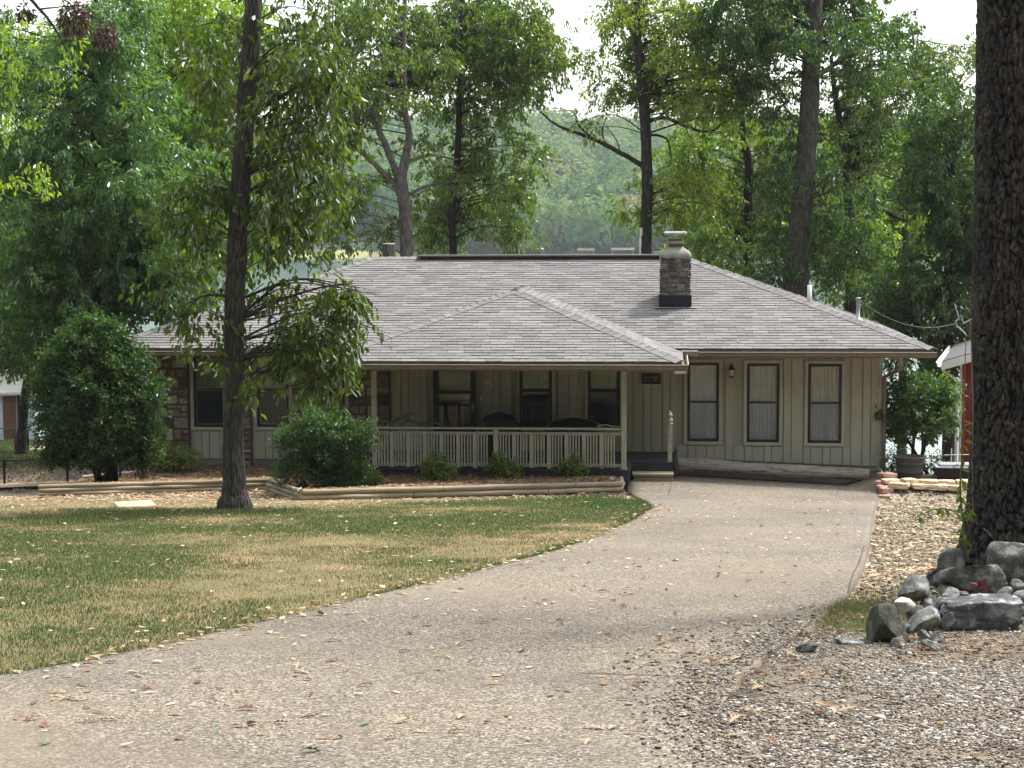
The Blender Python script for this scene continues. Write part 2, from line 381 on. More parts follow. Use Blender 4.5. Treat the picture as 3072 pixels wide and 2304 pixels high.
# ground materials
t = NT('earth'); cd = t.coords()
c = t.ramp(t.noise(cd, 1.1, 6, .65), [(.3, (.13, .10, .07)), (.5, (.20, .165, .12)), (.7, (.27, .235, .175))])
c = t.mix(.6, c, t.ramp(t.voro(cd, 34), [(.1, (.08, .06, .045)), (.5, (.21, .175, .13)), (.9, (.38, .335, .27))]))
M['ground'] = t.bsdf(c, .95, .1, t.bump(t.noise(cd, 40, 6), .8, .02))
t = NT('dirt'); cd = t.coords()
c = t.ramp(t.noise(cd, 2.5, 7, .7), [(.3, (.06, .046, .033)), (.55, (.135, .108, .08)), (.75, (.22, .185, .145))])
c = t.mix(.5, c, t.ramp(t.voro(cd, 90), [(.1, (.05, .038, .028)), (.9, (.30, .26, .21))]))
M['dirt'] = t.bsdf(c, .95, .1, t.bump(t.noise(cd, 70, 6), .8, .015))
t = NT('lawn soil'); cd = t.coords()
c = t.ramp(t.noise(cd, .8, 6, .65), [(.3, (.10, .11, .045)), (.5, (.17, .14, .075)), (.7, (.27, .19, .11))])
c = t.mix(1, c, t.ramp(t.noise(cd, 45, 5), [(.3, (.5,)*3), (.7, (1.15,)*3)]), 'MULTIPLY')
M['lawn'] = t.bsdf(c, .95, .1, t.bump(t.noise(cd, 50, 6), .8, .02))
t = NT('mulch'); cd = t.coords()
c = t.ramp(t.noise(cd, 16, 6, .7), [(.3, (.085, .045, .025)), (.55, (.24, .14, .075)), (.75, (.38, .25, .14))])
M['mulch'] = t.bsdf(c, .95, .1, t.bump(t.noise(cd, 40, 6), 1, .03))
t = NT('exposed aggregate concrete'); cd = t.coords()
v1 = t.voro(cd, 85, 'F1', 'Color'); sp = t.n('ShaderNodeSeparateColor'); t.l(v1, sp.inputs[0])
ag = t.ramp(sp.outputs[0], [(0, (.03, .025, .019)), (.25, (.083, .071, .056)), (.5, (.132, .115, .092)), (.8, (.195, .172, .143)), (1, (.36, .335, .30))])
big = t.ramp(t.noise(cd, .42, 5, .6), [(.3, (.72, .70, .68)), (.5, (1, .985, .96)), (.72, (1.15, 1.1, .99))])
c = t.mix(1, ag, big, 'MULTIPLY')
c = t.mix(t.ramp(t.noise(cd, 2.2, 6, .7), [(.42, (0, 0, 0)), (.72, (.6,)*3)]), c, (.115, .096, .074))
c = t.mix(t.ramp(t.noise(cd, .33, 4, .55), [(.5, (0, 0, 0)), (.66, (.5,)*3)]), c, (.165, .138, .098))
dst = t.voro(cd, 85, 'F1', 'Distance')
M['drive'] = t.bsdf(c, .9, .15, t.bump(t.math('SUBTRACT', 1, dst), .5, .008))
t = NT('lake water'); cd = t.coords(scale=(1, .35, 1))
p = t.n('ShaderNodeBsdfPrincipled'); p.inputs['Base Color'].default_value = (.03, .075, .07, 1); p.inputs['Roughness'].default_value = .12
p.inputs['IOR'].default_value = 1.33; p.inputs['Specular IOR Level'].default_value = .6
t.l(t.bump(t.noise(cd, 1.6, 4), .35, .12), p.inputs['Normal']); t.l(p.outputs[0], t.out.inputs[0]); M['water'] = t.m
t = NT('hillside'); cd = t.coords()
M['hill'] = t.bsdf(t.ramp(t.noise(cd, .05, 5), [(.3, (.02, .045, .022)), (.7, (.05, .08, .03))]), .95, .1)
# glass: clear pane and pane behind an insect screen
def glass(name, tint, dark):
    t = NT(name); tr = t.n('ShaderNodeBsdfTransparent'); tr.inputs[0].default_value = (*tint, 1)
    gl = t.n('ShaderNodeBsdfGlossy'); gl.inputs['Roughness'].default_value = .03
    fr = t.n('ShaderNodeFresnel'); fr.inputs[0].default_value = 1.5
    m = t.n('ShaderNodeMixShader'); t.l(t.math('ADD', t.math('MULTIPLY', fr.outputs[0], 1.0), .02), m.inputs[0]); t.l(tr.outputs[0], m.inputs[1]); t.l(gl.outputs[0], m.inputs[2])
    if dark:
        d = t.n('ShaderNodeBsdfDiffuse'); d.inputs[0].default_value = (.03, .035, .045, 1)
        m2 = t.n('ShaderNodeMixShader'); m2.inputs[0].default_value = dark; t.l(m.outputs[0], m2.inputs[1]); t.l(d.outputs[0], m2.inputs[2]); m = m2
    t.l(m.outputs[0], t.out.inputs[0]); return t.m
M['glass'] = glass('window glass', (.92, .94, .92), 0)
M['screen'] = glass('insect screen glass', (.88, .92, .98), .04)
M['screen2'] = glass('dark insect screen glass', (.60, .66, .76), .30)

# ================================================================== HOUSE
X0, Y0, TH = 7.9918, 33.4562, 0.08864
ZE, W_, SL, L_ = 2.4238, 4.6932, .35673, 16.2
house = tag(empty('house', (X0, Y0, 0), -TH), 'low single storey house with grey shingle hip roof, olive tan siding and stone piers', 'house')
HM = Matrix.Translation((X0, Y0, 0)) @ Matrix.Rotation(-TH, 4, 'Z')
def hw(a, b, z): return HM @ Vector((a, b, z))
FB = .95                                    # front wall plane
GA, GB = -15.40, -.85                       # wall ends
ZS = 2.235                                  # soffit underside
# openings in the front wall  (a0,a1,z0,z1)
WINS = [(-4.63, -4.01, .515, 2.075, 1.298), (-3.46, -2.83, .505, 2.06, 1.29), (-2.27, -1.62, .495, 2.055, 1.285)]
PWIN = [(-7.96, -7.31, .75, 2.10, 1.517), (-6.60, -5.96, .75, 2.10, 1.521)]
LWIN = [(-14.58, -13.93, .75, 2.20, 1.514), (-13.28, -12.63, .757, 2.20, 1.514), (-12.08, -11.48, .757, 2.20, 1.514)]
DOOR = (-9.69, -8.84, .31, 2.18)
OPEN = [w[:4] for w in WINS+PWIN+LWIN] + [DOOR]
def cuts(lo, hi, iv):
    segs = [(lo, hi)]
    for a, b in iv:
        n = []
        for p, q in segs:
            if b <= p or a >= q: n.append((p, q)); continue
            if a > p: n.append((p, a))
            if b < q: n.append((b, q))
        segs = n
    return segs
wall = MB()
xs = sorted({GA, GB} | {o[0] for o in OPEN} | {o[1] for o in OPEN})
for x0, x1 in zip(xs[:-1], xs[1:]):
    xm = (x0+x1)/2
    for z0, z1 in cuts(-.05, ZS-.004, [(o[2], o[3]) for o in OPEN if o[0] < xm < o[1]]):
        wall.box(x0, x1, FB+.04, FB+.16, z0, z1)
# boards and battens over the sheathing
def boards(a0, a1, z0, z1, tr=.075, zb=None):
    a = a0; k = 0; wid = (.228, .152)
    while a < a1-.02:
        w = wid[k % 2]*random.uniform(.94, 1.06); e = min(a+w, a1)
        iv = []
        for o in OPEN:
            if o[0]-tr < e and o[1]+tr > a: iv.append((o[2]-tr-.005, o[3]+tr+.005))
        for p, q in cuts(z0, z1, iv):
            zz = p if p > z0+.01 or zb is None else zb(a)
            wall.box(a+.007, e-.007, FB+(.004 if k % 2 == 0 else -.004), FB+.05, zz, q, bev=.002)
        # fill the strip beside an opening with narrow boards
        a = e; k += 1
    for o in OPEN:
        if a0 < o[0] < a1:
            pass
boards(-10.56, -5.72, .30, ZS-.006)
boards(-5.72, -4.86, .29, ZS-.006)
boards(-4.84, GB, .06, ZS-.006, zb=lambda a: .17-.035*(a+4.84))
for a0, a1 in ((-14.66, -13.87), (-13.36, -12.57), (-12.15, -11.42)):
    boards(a0, a1, .10, .70)
wall.box(GA, GA+.12, FB+.16, 8.4, -3.2, ZS-.004); wall.box(GB-.12, GB, FB+.16, 8.4, -3.2, ZS-.004)
wall.box(GA, GB, 8.28, 8.44, -3.2, ZS-.004)
y = FB+.2
while y < 8.3:
    wall.box(GB, GB+.014, y, y+.19, -.3, ZS-.006, bev=.003); wall.box(GB+.002, GB+.03, y+.2, y+.3, -.3, ZS-.006, bev=.003); y += .31
wall.build('wall', M['siding'], house)
fd = MB(); fd.box(GA+.02, GB-.02, FB+.02, 8.40, -3.3, -.052); fd.box(-14.70, -11.40, FB+.012, FB+.038, -.4, .085)
fd.build('foundation', M['found'], house)
it = MB(); it.box(GA+.15, GB-.15, FB+.9, FB+1.0, -.05, 2.2); it.build('room_shade_board', M['dark'], house)  # dark sheet in place of the unlit room behind the windows
# corner trim
tr = MB()
tr.box(GB-.07, GB+.02, FB-.012, FB+.03, -.02, ZS-.006, bev=.004)
tr.build('corner_trim', M['trim'], house)
tr = MB(); tr.box(-4.87, -3.98, FB-.035, FB+.0, .155, .20, bev=.004); tr.build('sill_board', M['trim'], house)
# ---- rubble stone
def stones(mb, a0, a1, z0, z1, put, mn_=.16, mx=.36, gap=.012, depth=.05):
    def rec(x0, x1, y0, y1, d):
        w, h = x1-x0, y1-y0
        if (w <= mx and h <= mn_*1.35) or d > 9 or (w < mx*1.1 and h < mx*.8 and random.random() < .35):
            j = lambda: random.uniform(-.012, .012)
            g = gap
            P = [(x0+g+abs(j()), y0+g+abs(j())), ((x0+x1)/2+j(), y0+g+abs(j())*.6), (x1-g-abs(j()), y0+g+abs(j())), (x1-g-abs(j())*.5, (y0+y1)/2+j()),
                 (x1-g-abs(j()), y1-g-abs(j())), ((x0+x1)/2+j(), y1-g-abs(j())*.6), (x0+g+abs(j()), y1-g-abs(j())), (x0+g+abs(j())*.5, (y0+y1)/2+j())]
            cx, cy = (x0+x1)/2, (y0+y1)/2; dp = depth*random.uniform(.5, 1.2)
            vs = [put(px, py, 0) for px, py in P] + [put(px, py, dp*.75) for px, py in P] + [put(cx+(px-cx)*.78, cy+(py-cy)*.78, dp*random.uniform(.9, 1.15)) for px, py in P]
            fs = []
            for k in (0, 8):
                for i in range(8): q = (i+1) % 8; fs.append((k+i, k+q, k+8+q, k+8+i))
            fs.append(tuple(range(16, 24))); mb.add(vs, fs); return
        if (w/h > 1.25 and w > mn_*1.4) or h < mn_*1.2:
            c = x0 + w*random.uniform(.36, .64); rec(x0, c, y0, y1, d+1); rec(c, x1, y0, y1, d+1)
        else:
            c = y0 + h*random.uniform(.36, .64); rec(x0, x1, y0, c, d+1); rec(x0, x1, c, y1, d+1)
    rec(a0, a1, z0, z1, 0)
for a0, a1 in ((-15.42, -14.68), (-13.86, -13.40), (-12.56, -12.16), (-11.40, -10.57)):
    mo = MB(); mo.box(a0, a1, FB-.05, FB+.038, -.3, ZS-.008)
    if a0 < -15: mo.box(a0-.05, a0, FB-.05, FB+.9, -.3, ZS-.008)
    sp_ = mo.build('stone_pier', M['stonemortar'], house)
    st = MB(); stones(st, a0, a1, -.25, ZS-.02, lambda x, z, d: (x, FB-.05-d, z))
    if a0 < -15: stones(st, FB-.05, FB+.9, -.25, ZS-.02, lambda x, z, d: (a0-.05-d, x, z))
    st.build('stone_facing', M['stone'], sp_)
# ---- windows
def curtain(mb, a0, a1, z0, z1, b, n=40, amp=.018, split=None):
    vs = []; fs = []; ph = random.uniform(0, 6)
    for i in range(n+1):
        a = a0+(a1-a0)*i/n
        d = amp*math.sin(i*1.15+ph)+amp*.6*math.sin(i*2.3+ph*2)
        if split and abs(a-split) < .025: d += .05
        vs += [(a, b+d, z0), (a, b+d*.6, z1)]
    for i in range(n): fs.append((2*i, 2*i+2, 2*i+3, 2*i+1))
    mb.add(vs, fs)
def window(w, kind):
    a0, a1, z0, z1, zr = w
    f = MB(); t_ = .052; b0, b1 = FB-.012, FB+.06
    for x0, x1 in ((a0, a0+t_), (a1-t_, a1)): f.box(x0, x1, b0, b1, z0, z1, bev=.004)
    for q0, q1 in ((z0, z0+t_), (z1-t_, z1)): f.box(a0+t_, a1-t_, b0, b1, q0, q1, bev=.004)
    f.box(a0+t_, a1-t_, b0+.008, b1-.004, zr-.02, zr+.02, bev=.004)
    wo = f.build('window', M['dkframe'], house)
    g = MB()   # grey inner edge of the sashes
    for q0, q1 in ((z0+t_, zr-.02), (zr+.02, z1-t_)):
        for x0, x1 in ((a0+t_, a0+t_+.012), (a1-t_-.012, a1-t_)): g.box(x0, x1, b0+.02, b1-.01, q0, q1)
        g.box(a0+t_+.012, a1-t_-.012, b0+.02, b1-.01, q1-.012, q1); g.box(a0+t_+.012, a1-t_-.012, b0+.02, b1-.01, q0, q0+.012)
    g.build('sash', M['metal'] if kind != 'porch' else M['dkframe'], wo)
    p = MB(); p.box(a0+t_+.012, a1-t_-.012, b0+.035, b0+.039, zr+.02+.012, z1-t_-.012); p.build('pane', M['glass'], wo)
    p = MB(); p.box(a0+t_+.012, a1-t_-.012, b0+.030, b0+.034, z0+t_+.012, zr-.02-.012); p.build('pane', M['screen'] if kind == 'right' else M['screen2'], wo)
    c = MB()
    if kind == 'porch': curtain(c, a0+.02, a1-.02, zr-.02, z1, FB+.10, 30, .006)
    else: curtain(c, a0+.01, a1-.01, z0, z1, FB+.125, 44, random.uniform(.02, .034), split=random.choice((a1-.13, (a0+a1)/2+.03, a1-.2)) if kind == 'right' else None)
    c.build('curtain', M['blind'] if kind == 'porch' else M['curtain'], wo)
    s = MB(); k = .07; bb0, bb1 = FB-.02, FB+.03
    if kind != 'porch':
        for x0, x1 in ((a0-k, a0-.002), (a1+.002, a1+k)): s.box(x0, x1, bb0, bb1, z0-k, min(z1+k, ZS-.008), bev=.004)
        if kind == 'right': s.box(a0-.002, a1+.002, bb0, bb1, z1+.002, z1+k, bev=.004)
        s.box(a0-.002, a1+.002, bb0-.006, bb1, z0-k, z0-.002, bev=.004)
    else:
        for x0, x1 in ((a0-.05, a0-.002), (a1+.002, a1+.05)): s.box(x0, x1, bb0, bb1, z0-k, z1+.05, bev=.004)
        s.box(a0-.002, a1+.002, bb0-.006, bb1, z0-k, z0-.002, bev=.004); s.box(a0-.002, a1+.002, bb0, bb1, z1+.002, z1+.05, bev=.004)
    s.build('window_trim', M['trim'], wo)
for w in WINS: window(w, 'right')
for w in PWIN: window(w, 'porch')
for w in LWIN: window(w, 'left')
# small vent slots above the right hand windows
sl = MB()
for w in WINS:
    for q in (.02, .32, .56): sl = MB(); sl.box(w[0]+q-.03, w[0]+q+.13, FB-.012, FB+.02, w[3]+.10, w[3]+.115); sl.build('vent_slot', M['fascia'], house)
# ---- door
a0, a1, z0, z1 = DOOR
d = MB(); fr = .105
for x0, x1 in ((a0, a0+fr), (a1-fr, a1)): d.box(x0, x1, FB-.02, FB+.05, z0, z1, bev=.005)
d.box(a0+fr, a1-fr, FB-.02, FB+.05, z1-.10, z1, bev=.005); d.box(a0+fr, a1-fr, FB-.02, FB+.05, z0, z0+.42, bev=.005)
d.box(a0+fr, a1-fr, FB-.016, FB+.046, 1.44, 1.50, bev=.004)
dr = d.build('door', M['dkframe'], house)
p = MB(); p.box(a0+fr, a1-fr, FB+.0, FB+.004, z0+.42, 1.44); p.box(a0+fr, a1-fr, FB+.002, FB+.006, 1.50, z1-.10); p.build('pane', M['glass'], dr)
p = MB(); p.box(a0+fr, a1-fr, FB+.09, FB+.13, z0, 1.26); p.box(a0+fr, a1-fr-.28, FB+.09, FB+.13, 1.62, z1); p.build('inner_door', M['fascia'], dr)
p = MB(); p.box(a0+fr, a1-fr, FB+.085, FB+.12, 1.26, 1.44); p.build('inner_door_panel', M['siding'], dr)
p = MB(); p.box(a1-.07, a1-.045, FB-.06, FB-.02, 1.1, 1.24, bev=.008); p.build('door_handle', M['metal'], dr)
p = MB(); p.box(a1+.10, a1+.13, FB-.03, FB, 1.30, 1.40, bev=.006); p.build('doorbell', M['white'], house)
# ---- house numbers 4 over 5
def strokes(mb, segs, r, n=6):
    for s in segs: mb.tube(s, r, n)
n4 = MB(); ca, cz, h = -8.575, 1.89, .085
strokes(n4, [[(ca+.035, FB-.03, cz-h), (ca+.035, FB-.03, cz+h), (ca-.055, FB-.03, cz-.03), (ca+.07, FB-.03, cz-.03)]], .017)
o_ = n4.build('house_number', M['number'], house); tag(o_, 'brass figure 4')
n5 = MB(); cz = 1.625; arc = [(ca+.055, FB-.03, cz+h), (ca-.045, FB-.03, cz+h), (ca-.05, FB-.03, cz+.015)]
arc += [(ca-.01+.068*math.cos(R(q)), FB-.03, cz-.03+.06*math.sin(R(q))) for q in range(140, -150, -25)]
strokes(n5, [arc], .017); o_ = n5.build('house_number', M['number'], house); tag(o_, 'brass figure 5')
# ---- roof
roof = MB()
rz = ZE + SL*W_; e = .012
A_ = [(-L_, 0, ZE-e), (0, 0, ZE-e), (0, 2*W_, ZE-e), (-L_, 2*W_, ZE-e), (-W_, W_, rz-e), (-(L_-W_), W_, rz-e)]
roof.add(A_, [(0, 1, 4, 5), (1, 2, 4), (2, 3, 5, 4), (3, 0, 5)])
PA0, PA1, PB, PZ = -11.27, -4.775, -2.6, 2.362       # porch roof
pc = (PA0+PA1)/2; ph = (PA1-PA0)/2; pz = PZ+SL*ph
pr = [(PA0, PB, PZ-e), (PA1, PB, PZ-e), (pc, PB+ph, pz-e), (pc, (pz-ZE)/SL+.1, pz-e), (PA0, .0, PZ-e), (PA1, .0, PZ-e)]
roof.add(pr, [(0, 1, 2), (1, 5, 3, 2), (0, 2, 3, 4)])
ro = roof.build('roof', M['roofgrey'], house)
def shingle_plane(mb, org, along, upd, run, lfun, rfun, exp=.128, tabw=.305):
    """org on eave; along unit; upd unit up-slope; run slope length; lfun/rfun(s): extent along"""
    org = Vector(org); along = Vector(along); upd = Vector(upd).normalized(); nrm = along.cross(upd)
    if nrm.z < 0: nrm = -nrm
    n = int(run/exp); k = 0
    for i in range(n+1):
        s0 = i*exp; s1 = min(s0+exp*1.08, run)
        if s1-s0 < .02: break
        off = (i % 2)*tabw*.5+random.uniform(-.05, .05)
        l, r = lfun(s0+exp*.4), rfun(s0+exp*.4)
        if r-l < .05: continue
        x = l; nx = math.floor((l-off)/tabw)*tabw+off+tabw
        wob0 = random.uniform(0, 6)
        while x < r-1e-4:
            xe = min(nx, r); nx += tabw
            if xe-x < .01: x = xe; continue
            d0 = random.uniform(-.006, .004)+.004*math.sin(x*1.3+wob0); th = random.uniform(.009, .016)
            g = .0035
            a = org+along*(x+g)+upd*(s0+d0); b = org+along*(xe-g)+upd*(s0+d0)
            c = org+along*(xe-g)+upd*s1; d_ = org+along*(x+g)+upd*s1
            vs = [a+nrm*th, b+nrm*th, c+nrm*.001, d_+nrm*.001, a-nrm*.003, b-nrm*.003]
            mb.add(vs, [(0, 1, 2, 3), (4, 5, 1, 0)]); x = xe
cs = math.sqrt(1+SL*SL); Ls = W_*cs
sh = MB()
shingle_plane(sh, (0, -.03, ZE-.03*SL), (1, 0, 0), (0, 1, SL), Ls, lambda s: -L_-.02+s/cs, lambda s: .02-s/cs)
shingle_plane(sh, (.03, 0, ZE-.03*SL), (0, 1, 0), (-1, 0, SL), Ls, lambda s: -.02+s/cs, lambda s: 2*W_-s/cs)
shingle_plane(sh, (-L_-.03, 0, ZE-.03*SL), (0, 1, 0), (1, 0, SL), Ls, lambda s: -.02+s/cs, lambda s: 2*W_-s/cs)
shingle_plane(sh, (0, 2*W_, ZE), (1, 0, 0), (0, -1, SL), Ls, lambda s: -L_+s/cs, lambda s: -s/cs, exp=.26, tabw=.6)
# porch slopes
shingle_plane(sh, (0, PB-.03, PZ-.03*SL), (1, 0, 0), (0, 1, SL), ph*cs, lambda s: PA0-.02+s/cs, lambda s: PA1+.02-s/cs)
vend = lambda s: max(-.3, (PZ-ZE)/SL+s/cs)+.25
shingle_plane(sh, (PA1+.03, 0, PZ-.03*SL), (0, 1, 0), (-1, 0, SL), ph*cs, lambda s: PB-.02+s/cs, vend)
shingle_plane(sh, (PA0-.03, 0, PZ-.03*SL), (0, 1, 0), (1, 0, SL), ph*cs, lambda s: PB-.02+s/cs, vend)
sh.build('shingle_field', M['shingle'], ro)
def caps(p0, p1, nl, nr, step=.17, w=.15):
    cap = MB(); p0 = Vector(p0); p1 = Vector(p1); d = (p1-p0); n = int(d.length/step); d.normalize()
    nl = Vector(nl).normalized(); nr = Vector(nr).normalized(); up = (nl+nr).normalized()
    sl_ = nl.cross(d); sl_ = -sl_ if (sl_.dot(nr) > 0) else sl_
    sr_ = nr.cross(d); sr_ = -sr_ if (sr_.dot(nl) > 0) else sr_
    for i in range(n):
        w_ = w*random.uniform(.93, 1.07)
        q = p0+d*(i*step); r = q+d*step*1.12; h0 = .027+random.uniform(-.003, .003); h1 = .017
        vs = [q+sl_*w_+nl*(h0-.01), q+up*(h0+.006), q+sr_*w_+nr*(h0-.01), r+sl_*w_+nl*h1, r+up*(h1+.005), r+sr_*w_+nr*h1,
              q+sl_*w_+nl*.004, q+up*.004, q+sr_*w_+nr*.004]
        cap.add(vs, [(0, 1, 4, 3), (1, 2, 5, 4), (6, 7, 1, 0), (7, 8, 2, 1), (6, 0, 3), (2, 8, 5)])
    cap.build('ridge_cap', M['shingle'], ro)
nF, nB, nR, nL = (0, -SL, 1), (0, SL, 1), (SL, 0, 1), (-SL, 0, 1)
caps((0, 0, ZE), (-W_, W_, rz), nF, nR); caps((-L_, 0, ZE), (-(L_-W_), W_, rz), nF, nL)
caps((0, 2*W_, ZE), (-W_, W_, rz), nB, nR); caps((-L_, 2*W_, ZE), (-(L_-W_), W_, rz), nB, nL)
caps((PA1, PB, PZ), (pc, PB+ph, pz), nF, nR); caps((PA0, PB, PZ), (pc, PB+ph, pz), nF, nL)
caps((pc, PB+ph, pz), (pc, (pz-ZE)/SL, pz), nL, nR)
caps((-(L_-W_), W_, rz), (-W_-.1, W_, rz), nF, nB)
rv = MB()
rv.box(-(L_-W_)+1.05, -W_-.1, W_-.17, W_+.17, rz-.02, rz+.0225, mi=1)
rv.box(-(L_-W_)+1.0, -W_-.05, W_-.19, W_+.19, rz+.023, rz+.06, bev=.006)
rv.build('ridge_vent', [M['shingle'], M['flash']], ro)
# vent pipes on the right slope
vp = MB(); zz = ZE+SL*1.25
vp.lathe([(.12, -.05), (.06, .05), (.036, .06), (.036, .42), (.05, .425), (.05, .46), (.0, .461)], (-1.25, 1.6, zz), 14); vp.build('vent_pipe', M['metal'], ro, True)
vp = MB(); zz = ZE+SL*2.12
vp.lathe([(.045, -.1), (.045, .36), (.03, .361)], (-2.12, 2.75, zz), 14); vp.build('vent_pipe', M['white'], ro, True)
# ---- chimney
ch = MB(); ca0, ca1, cb0, cb1 = -5.18, -4.56, 1.975, 2.62
ch.box(ca0+.03, ca1-.03, cb0+.03, cb1-.03, 2.7, 4.16); cho = ch.build('chimney', M['chmortar'], house)
st = MB()
kw = dict(mn_=.11, mx=.27, gap=.007, depth=.035)
stones(st, ca0+.02, ca1-.02, 3.3, 4.16, lambda x, z, d: (x, cb0+.03-d, z), **kw); stones(st, ca0+.02, ca1-.02, 3.2, 4.16, lambda x, z, d: (x, cb1-.03+d, z), **kw)
stones(st, cb0+.02, cb1-.02, 3.0, 4.16, lambda x, z, d: (ca0+.03-d, x, z), **kw); stones(st, cb0+.02, cb1-.02, 3.0, 4.16, lambda x, z, d: (ca1-.03+d, x, z), **kw)
st.build('stone_facing', M['chstone'], cho)
cm = MB()
def ringbox(mb, lev, ca, cb):
    vs = []; fs = []; nseg = 6
    for hw_, hd, z in lev:
        rr = .28*min(hw_, hd)
        for sx, sy, an0 in ((1, 1, 0), (-1, 1, 90), (-1, -1, 180), (1, -1, 270)):
            for k in range(nseg):
                an = R(an0+90*k/(nseg-1)); vs.append((ca+sx*(hw_-rr)+rr*math.cos(an), cb+sy*(hd-rr)+rr*math.sin(an), z+random.uniform(-.004, .004)))
    n = nseg*4
    for i in range(len(lev)-1):
        for k in range(n): j = (k+1) % n; fs.append((i*n+k, i*n+j, (i+1)*n+j, (i+1)*n+k))
    fs += [tuple(range(n-1, -1, -1)), tuple(range((len(lev)-1)*n, len(lev)*n))]
    mb.add(vs, fs)
cca, ccb = (ca0+ca1)/2, (cb0+cb1)/2
ringbox(cm, [(.315, .33, 4.10), (.33, .345, 4.165), (.315, .33, 4.21), (.285, .30, 4.25), (.235, .25, 4.285), (.175, .19, 4.315), (.15, .16, 4.33)], cca, ccb)
cm.build('chimney_crown', M['mortar'], cho, True)
fl = MB(); fl.box(cca-.135, cca+.135, ccb-.14, ccb+.14, 4.32, 4.40, mi=1); fl.box(cca-.17, cca+.17, ccb-.175, ccb+.175, 4.40, 4.46, bev=.01)
for sx in (-1, 1):
    for sy in (-1, 1): fl.box(cca+sx*.15-.014, cca+sx*.15+.014, ccb+sy*.155-.014, ccb+sy*.155+.014, 4.46, 4.585)
fl.box(cca-.13, cca+.13, ccb-.135, ccb+.135, 4.46, 4.50, mi=1)
fl.build('flue', [M['mortar'], M['stonemortar']], cho)
cp = MB(); cp.box(cca-.235, cca+.235, ccb-.24, ccb+.24, 4.586, 4.655, bev=.025); cp.build('chimney_cap', M['capstone'], cho)
fs_ = MB(); zf = ZE+SL*cb0
fs_.box(ca0-.012, ca1+.012, cb0-.035, cb0+.02, zf-.06, zf+.235); fs_.box(ca0-.02, ca0+.03, cb0+.021, cb1, zf-.05, zf+.24); fs_.box(ca1-.03, ca1+.02, cb0+.021, cb1, zf-.05, zf+.24)
fs_.box(ca0-.10, ca1+.10, cb0-.14, cb0-.036, zf-.05, zf-.018)
fs_.build('flashing', M['flash'], cho)
# ---- fascia, soffit, gutters
fa = MB(); fa.box(-L_, 0, .0, .025, ZE-.19, ZE-.02); fa.box(-.025, 0, .026, 2*W_, ZE-.19, ZE-.02); fa.box(-L_, -L_+.025, .026, 2*W_, ZE-.19, ZE-.02); fa.box(-L_, 0, 2*W_+.001, 2*W_+.025, ZE-.19, ZE-.02)
fa.box(PA0, PA1, PB, PB+.025, PZ-.17, PZ-.02); fa.box(PA1-.025, PA1, PB+.026, -.13, PZ-.17, PZ-.02); fa.box(PA0, PA0+.025, PB+.026, -.13, PZ-.17, PZ-.02)
fa.build('fascia', M['gutter'], house)
so = MB(); so.box(-L_+.03, -.03, .03, FB+.03, ZS-.002, ZS+.02); so.box(GB+.03, -.03, FB+.04, 2*W_-.03, ZS, ZS+.02); so.box(-L_+.03, GA-.1, FB+.04, 2*W_-.03, ZS, ZS+.02); so.box(-L_+.03, -.03, 8.46, 2*W_-.03, ZS-.001, ZS+.018)
so.build('soffit', M['soffit'], house)
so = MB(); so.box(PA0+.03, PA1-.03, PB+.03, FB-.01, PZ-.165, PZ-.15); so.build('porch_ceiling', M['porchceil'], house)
gprof = [(0, -.10), (.075, -.10), (.10, -.075), (.105, -.03), (.125, -.005), (.125, .006), (.116, .006), (.112, 0), (.09, -.028), (.085, -.07), (.07, -.09), (.008, -.09), (.008, 0), (0, 0)]
def gutter(p0, p1, side, zt):
    g = MB(); g.prism(gprof, (*p0, zt), (*p1, zt), side); go = g.build('gutter', M['gutter'], house)
    l = MB(); l.prism([(.118, .0065), (.130, .0065), (.130, -.004), (.1255, -.004), (.1255, .002), (.118, .002)], (*p0, zt), (*p1, zt), side)
    n = Vector((*p1, 0))-Vector((*p0, 0)); ln = n.length; n.normalize(); k = .5
    while k < ln:
        p = Vector((*p0, zt))+n*k; q = Vector(side)
        l.add([p-n*.012+q*.0+Vector((0, 0, .001)), p+n*.012+Vector((0, 0, .001)), p+n*.012+q*.118+Vector((0, 0, .010)), p-n*.012+q*.118+Vector((0, 0, .010)),
               p-n*.012+Vector((0, 0, -.003)), p+n*.012+Vector((0, 0, -.003)), p+n*.012+q*.118+Vector((0, 0, .006)), p-n*.012+q*.118+Vector((0, 0, .006))],
              [(0, 1, 2, 3), (4, 7, 6, 5), (0, 3, 7, 4), (1, 5, 6, 2)]); k += .52
    l.build('gutter_lip', M['gutlip'], go)
gutter((-L_+.05, -.001), (PA0-.05, -.001), (0, -1, 0), ZE-.07)
gutter((PA1+.35, -.001), (.06, -.001), (0, -1, 0), ZE-.07)
gutter((PA0, PB-.001), (PA1+.12, PB-.001), (0, -1, 0), PZ-.06)
gx = MB(); gx.prism(gprof, (PA1+.001, PB+.02, PZ-.06), (PA1+.001, -.2, PZ-.06), (1, 0, 0)); gxo = gx.build('gutter', M['gutter'], house)
gx = MB(); gx.box(PA1-.12, PA1+.08, PB-.11, PB-.02, PZ-.215, PZ-.161, bev=.01); gx.build('gutter_outlet', M['trim'], gxo)
gx = MB(); gx.prism([(.118, .0065), (.130, .0065), (.130, -.03), (.1255, -.03)], (PA1+.001, PB+.02, PZ-.06), (PA1+.001, -.2, PZ-.06), (1, 0, 0))
gx.build('gutter_lip', M['gutlip'], gxo)
gx = MB(); gx.box(PA1+.0, PA1+.34, -.16, -.05, ZE-.16, ZE-.035, bev=.02); gx.build('gutter_end', M['gutter'], house)
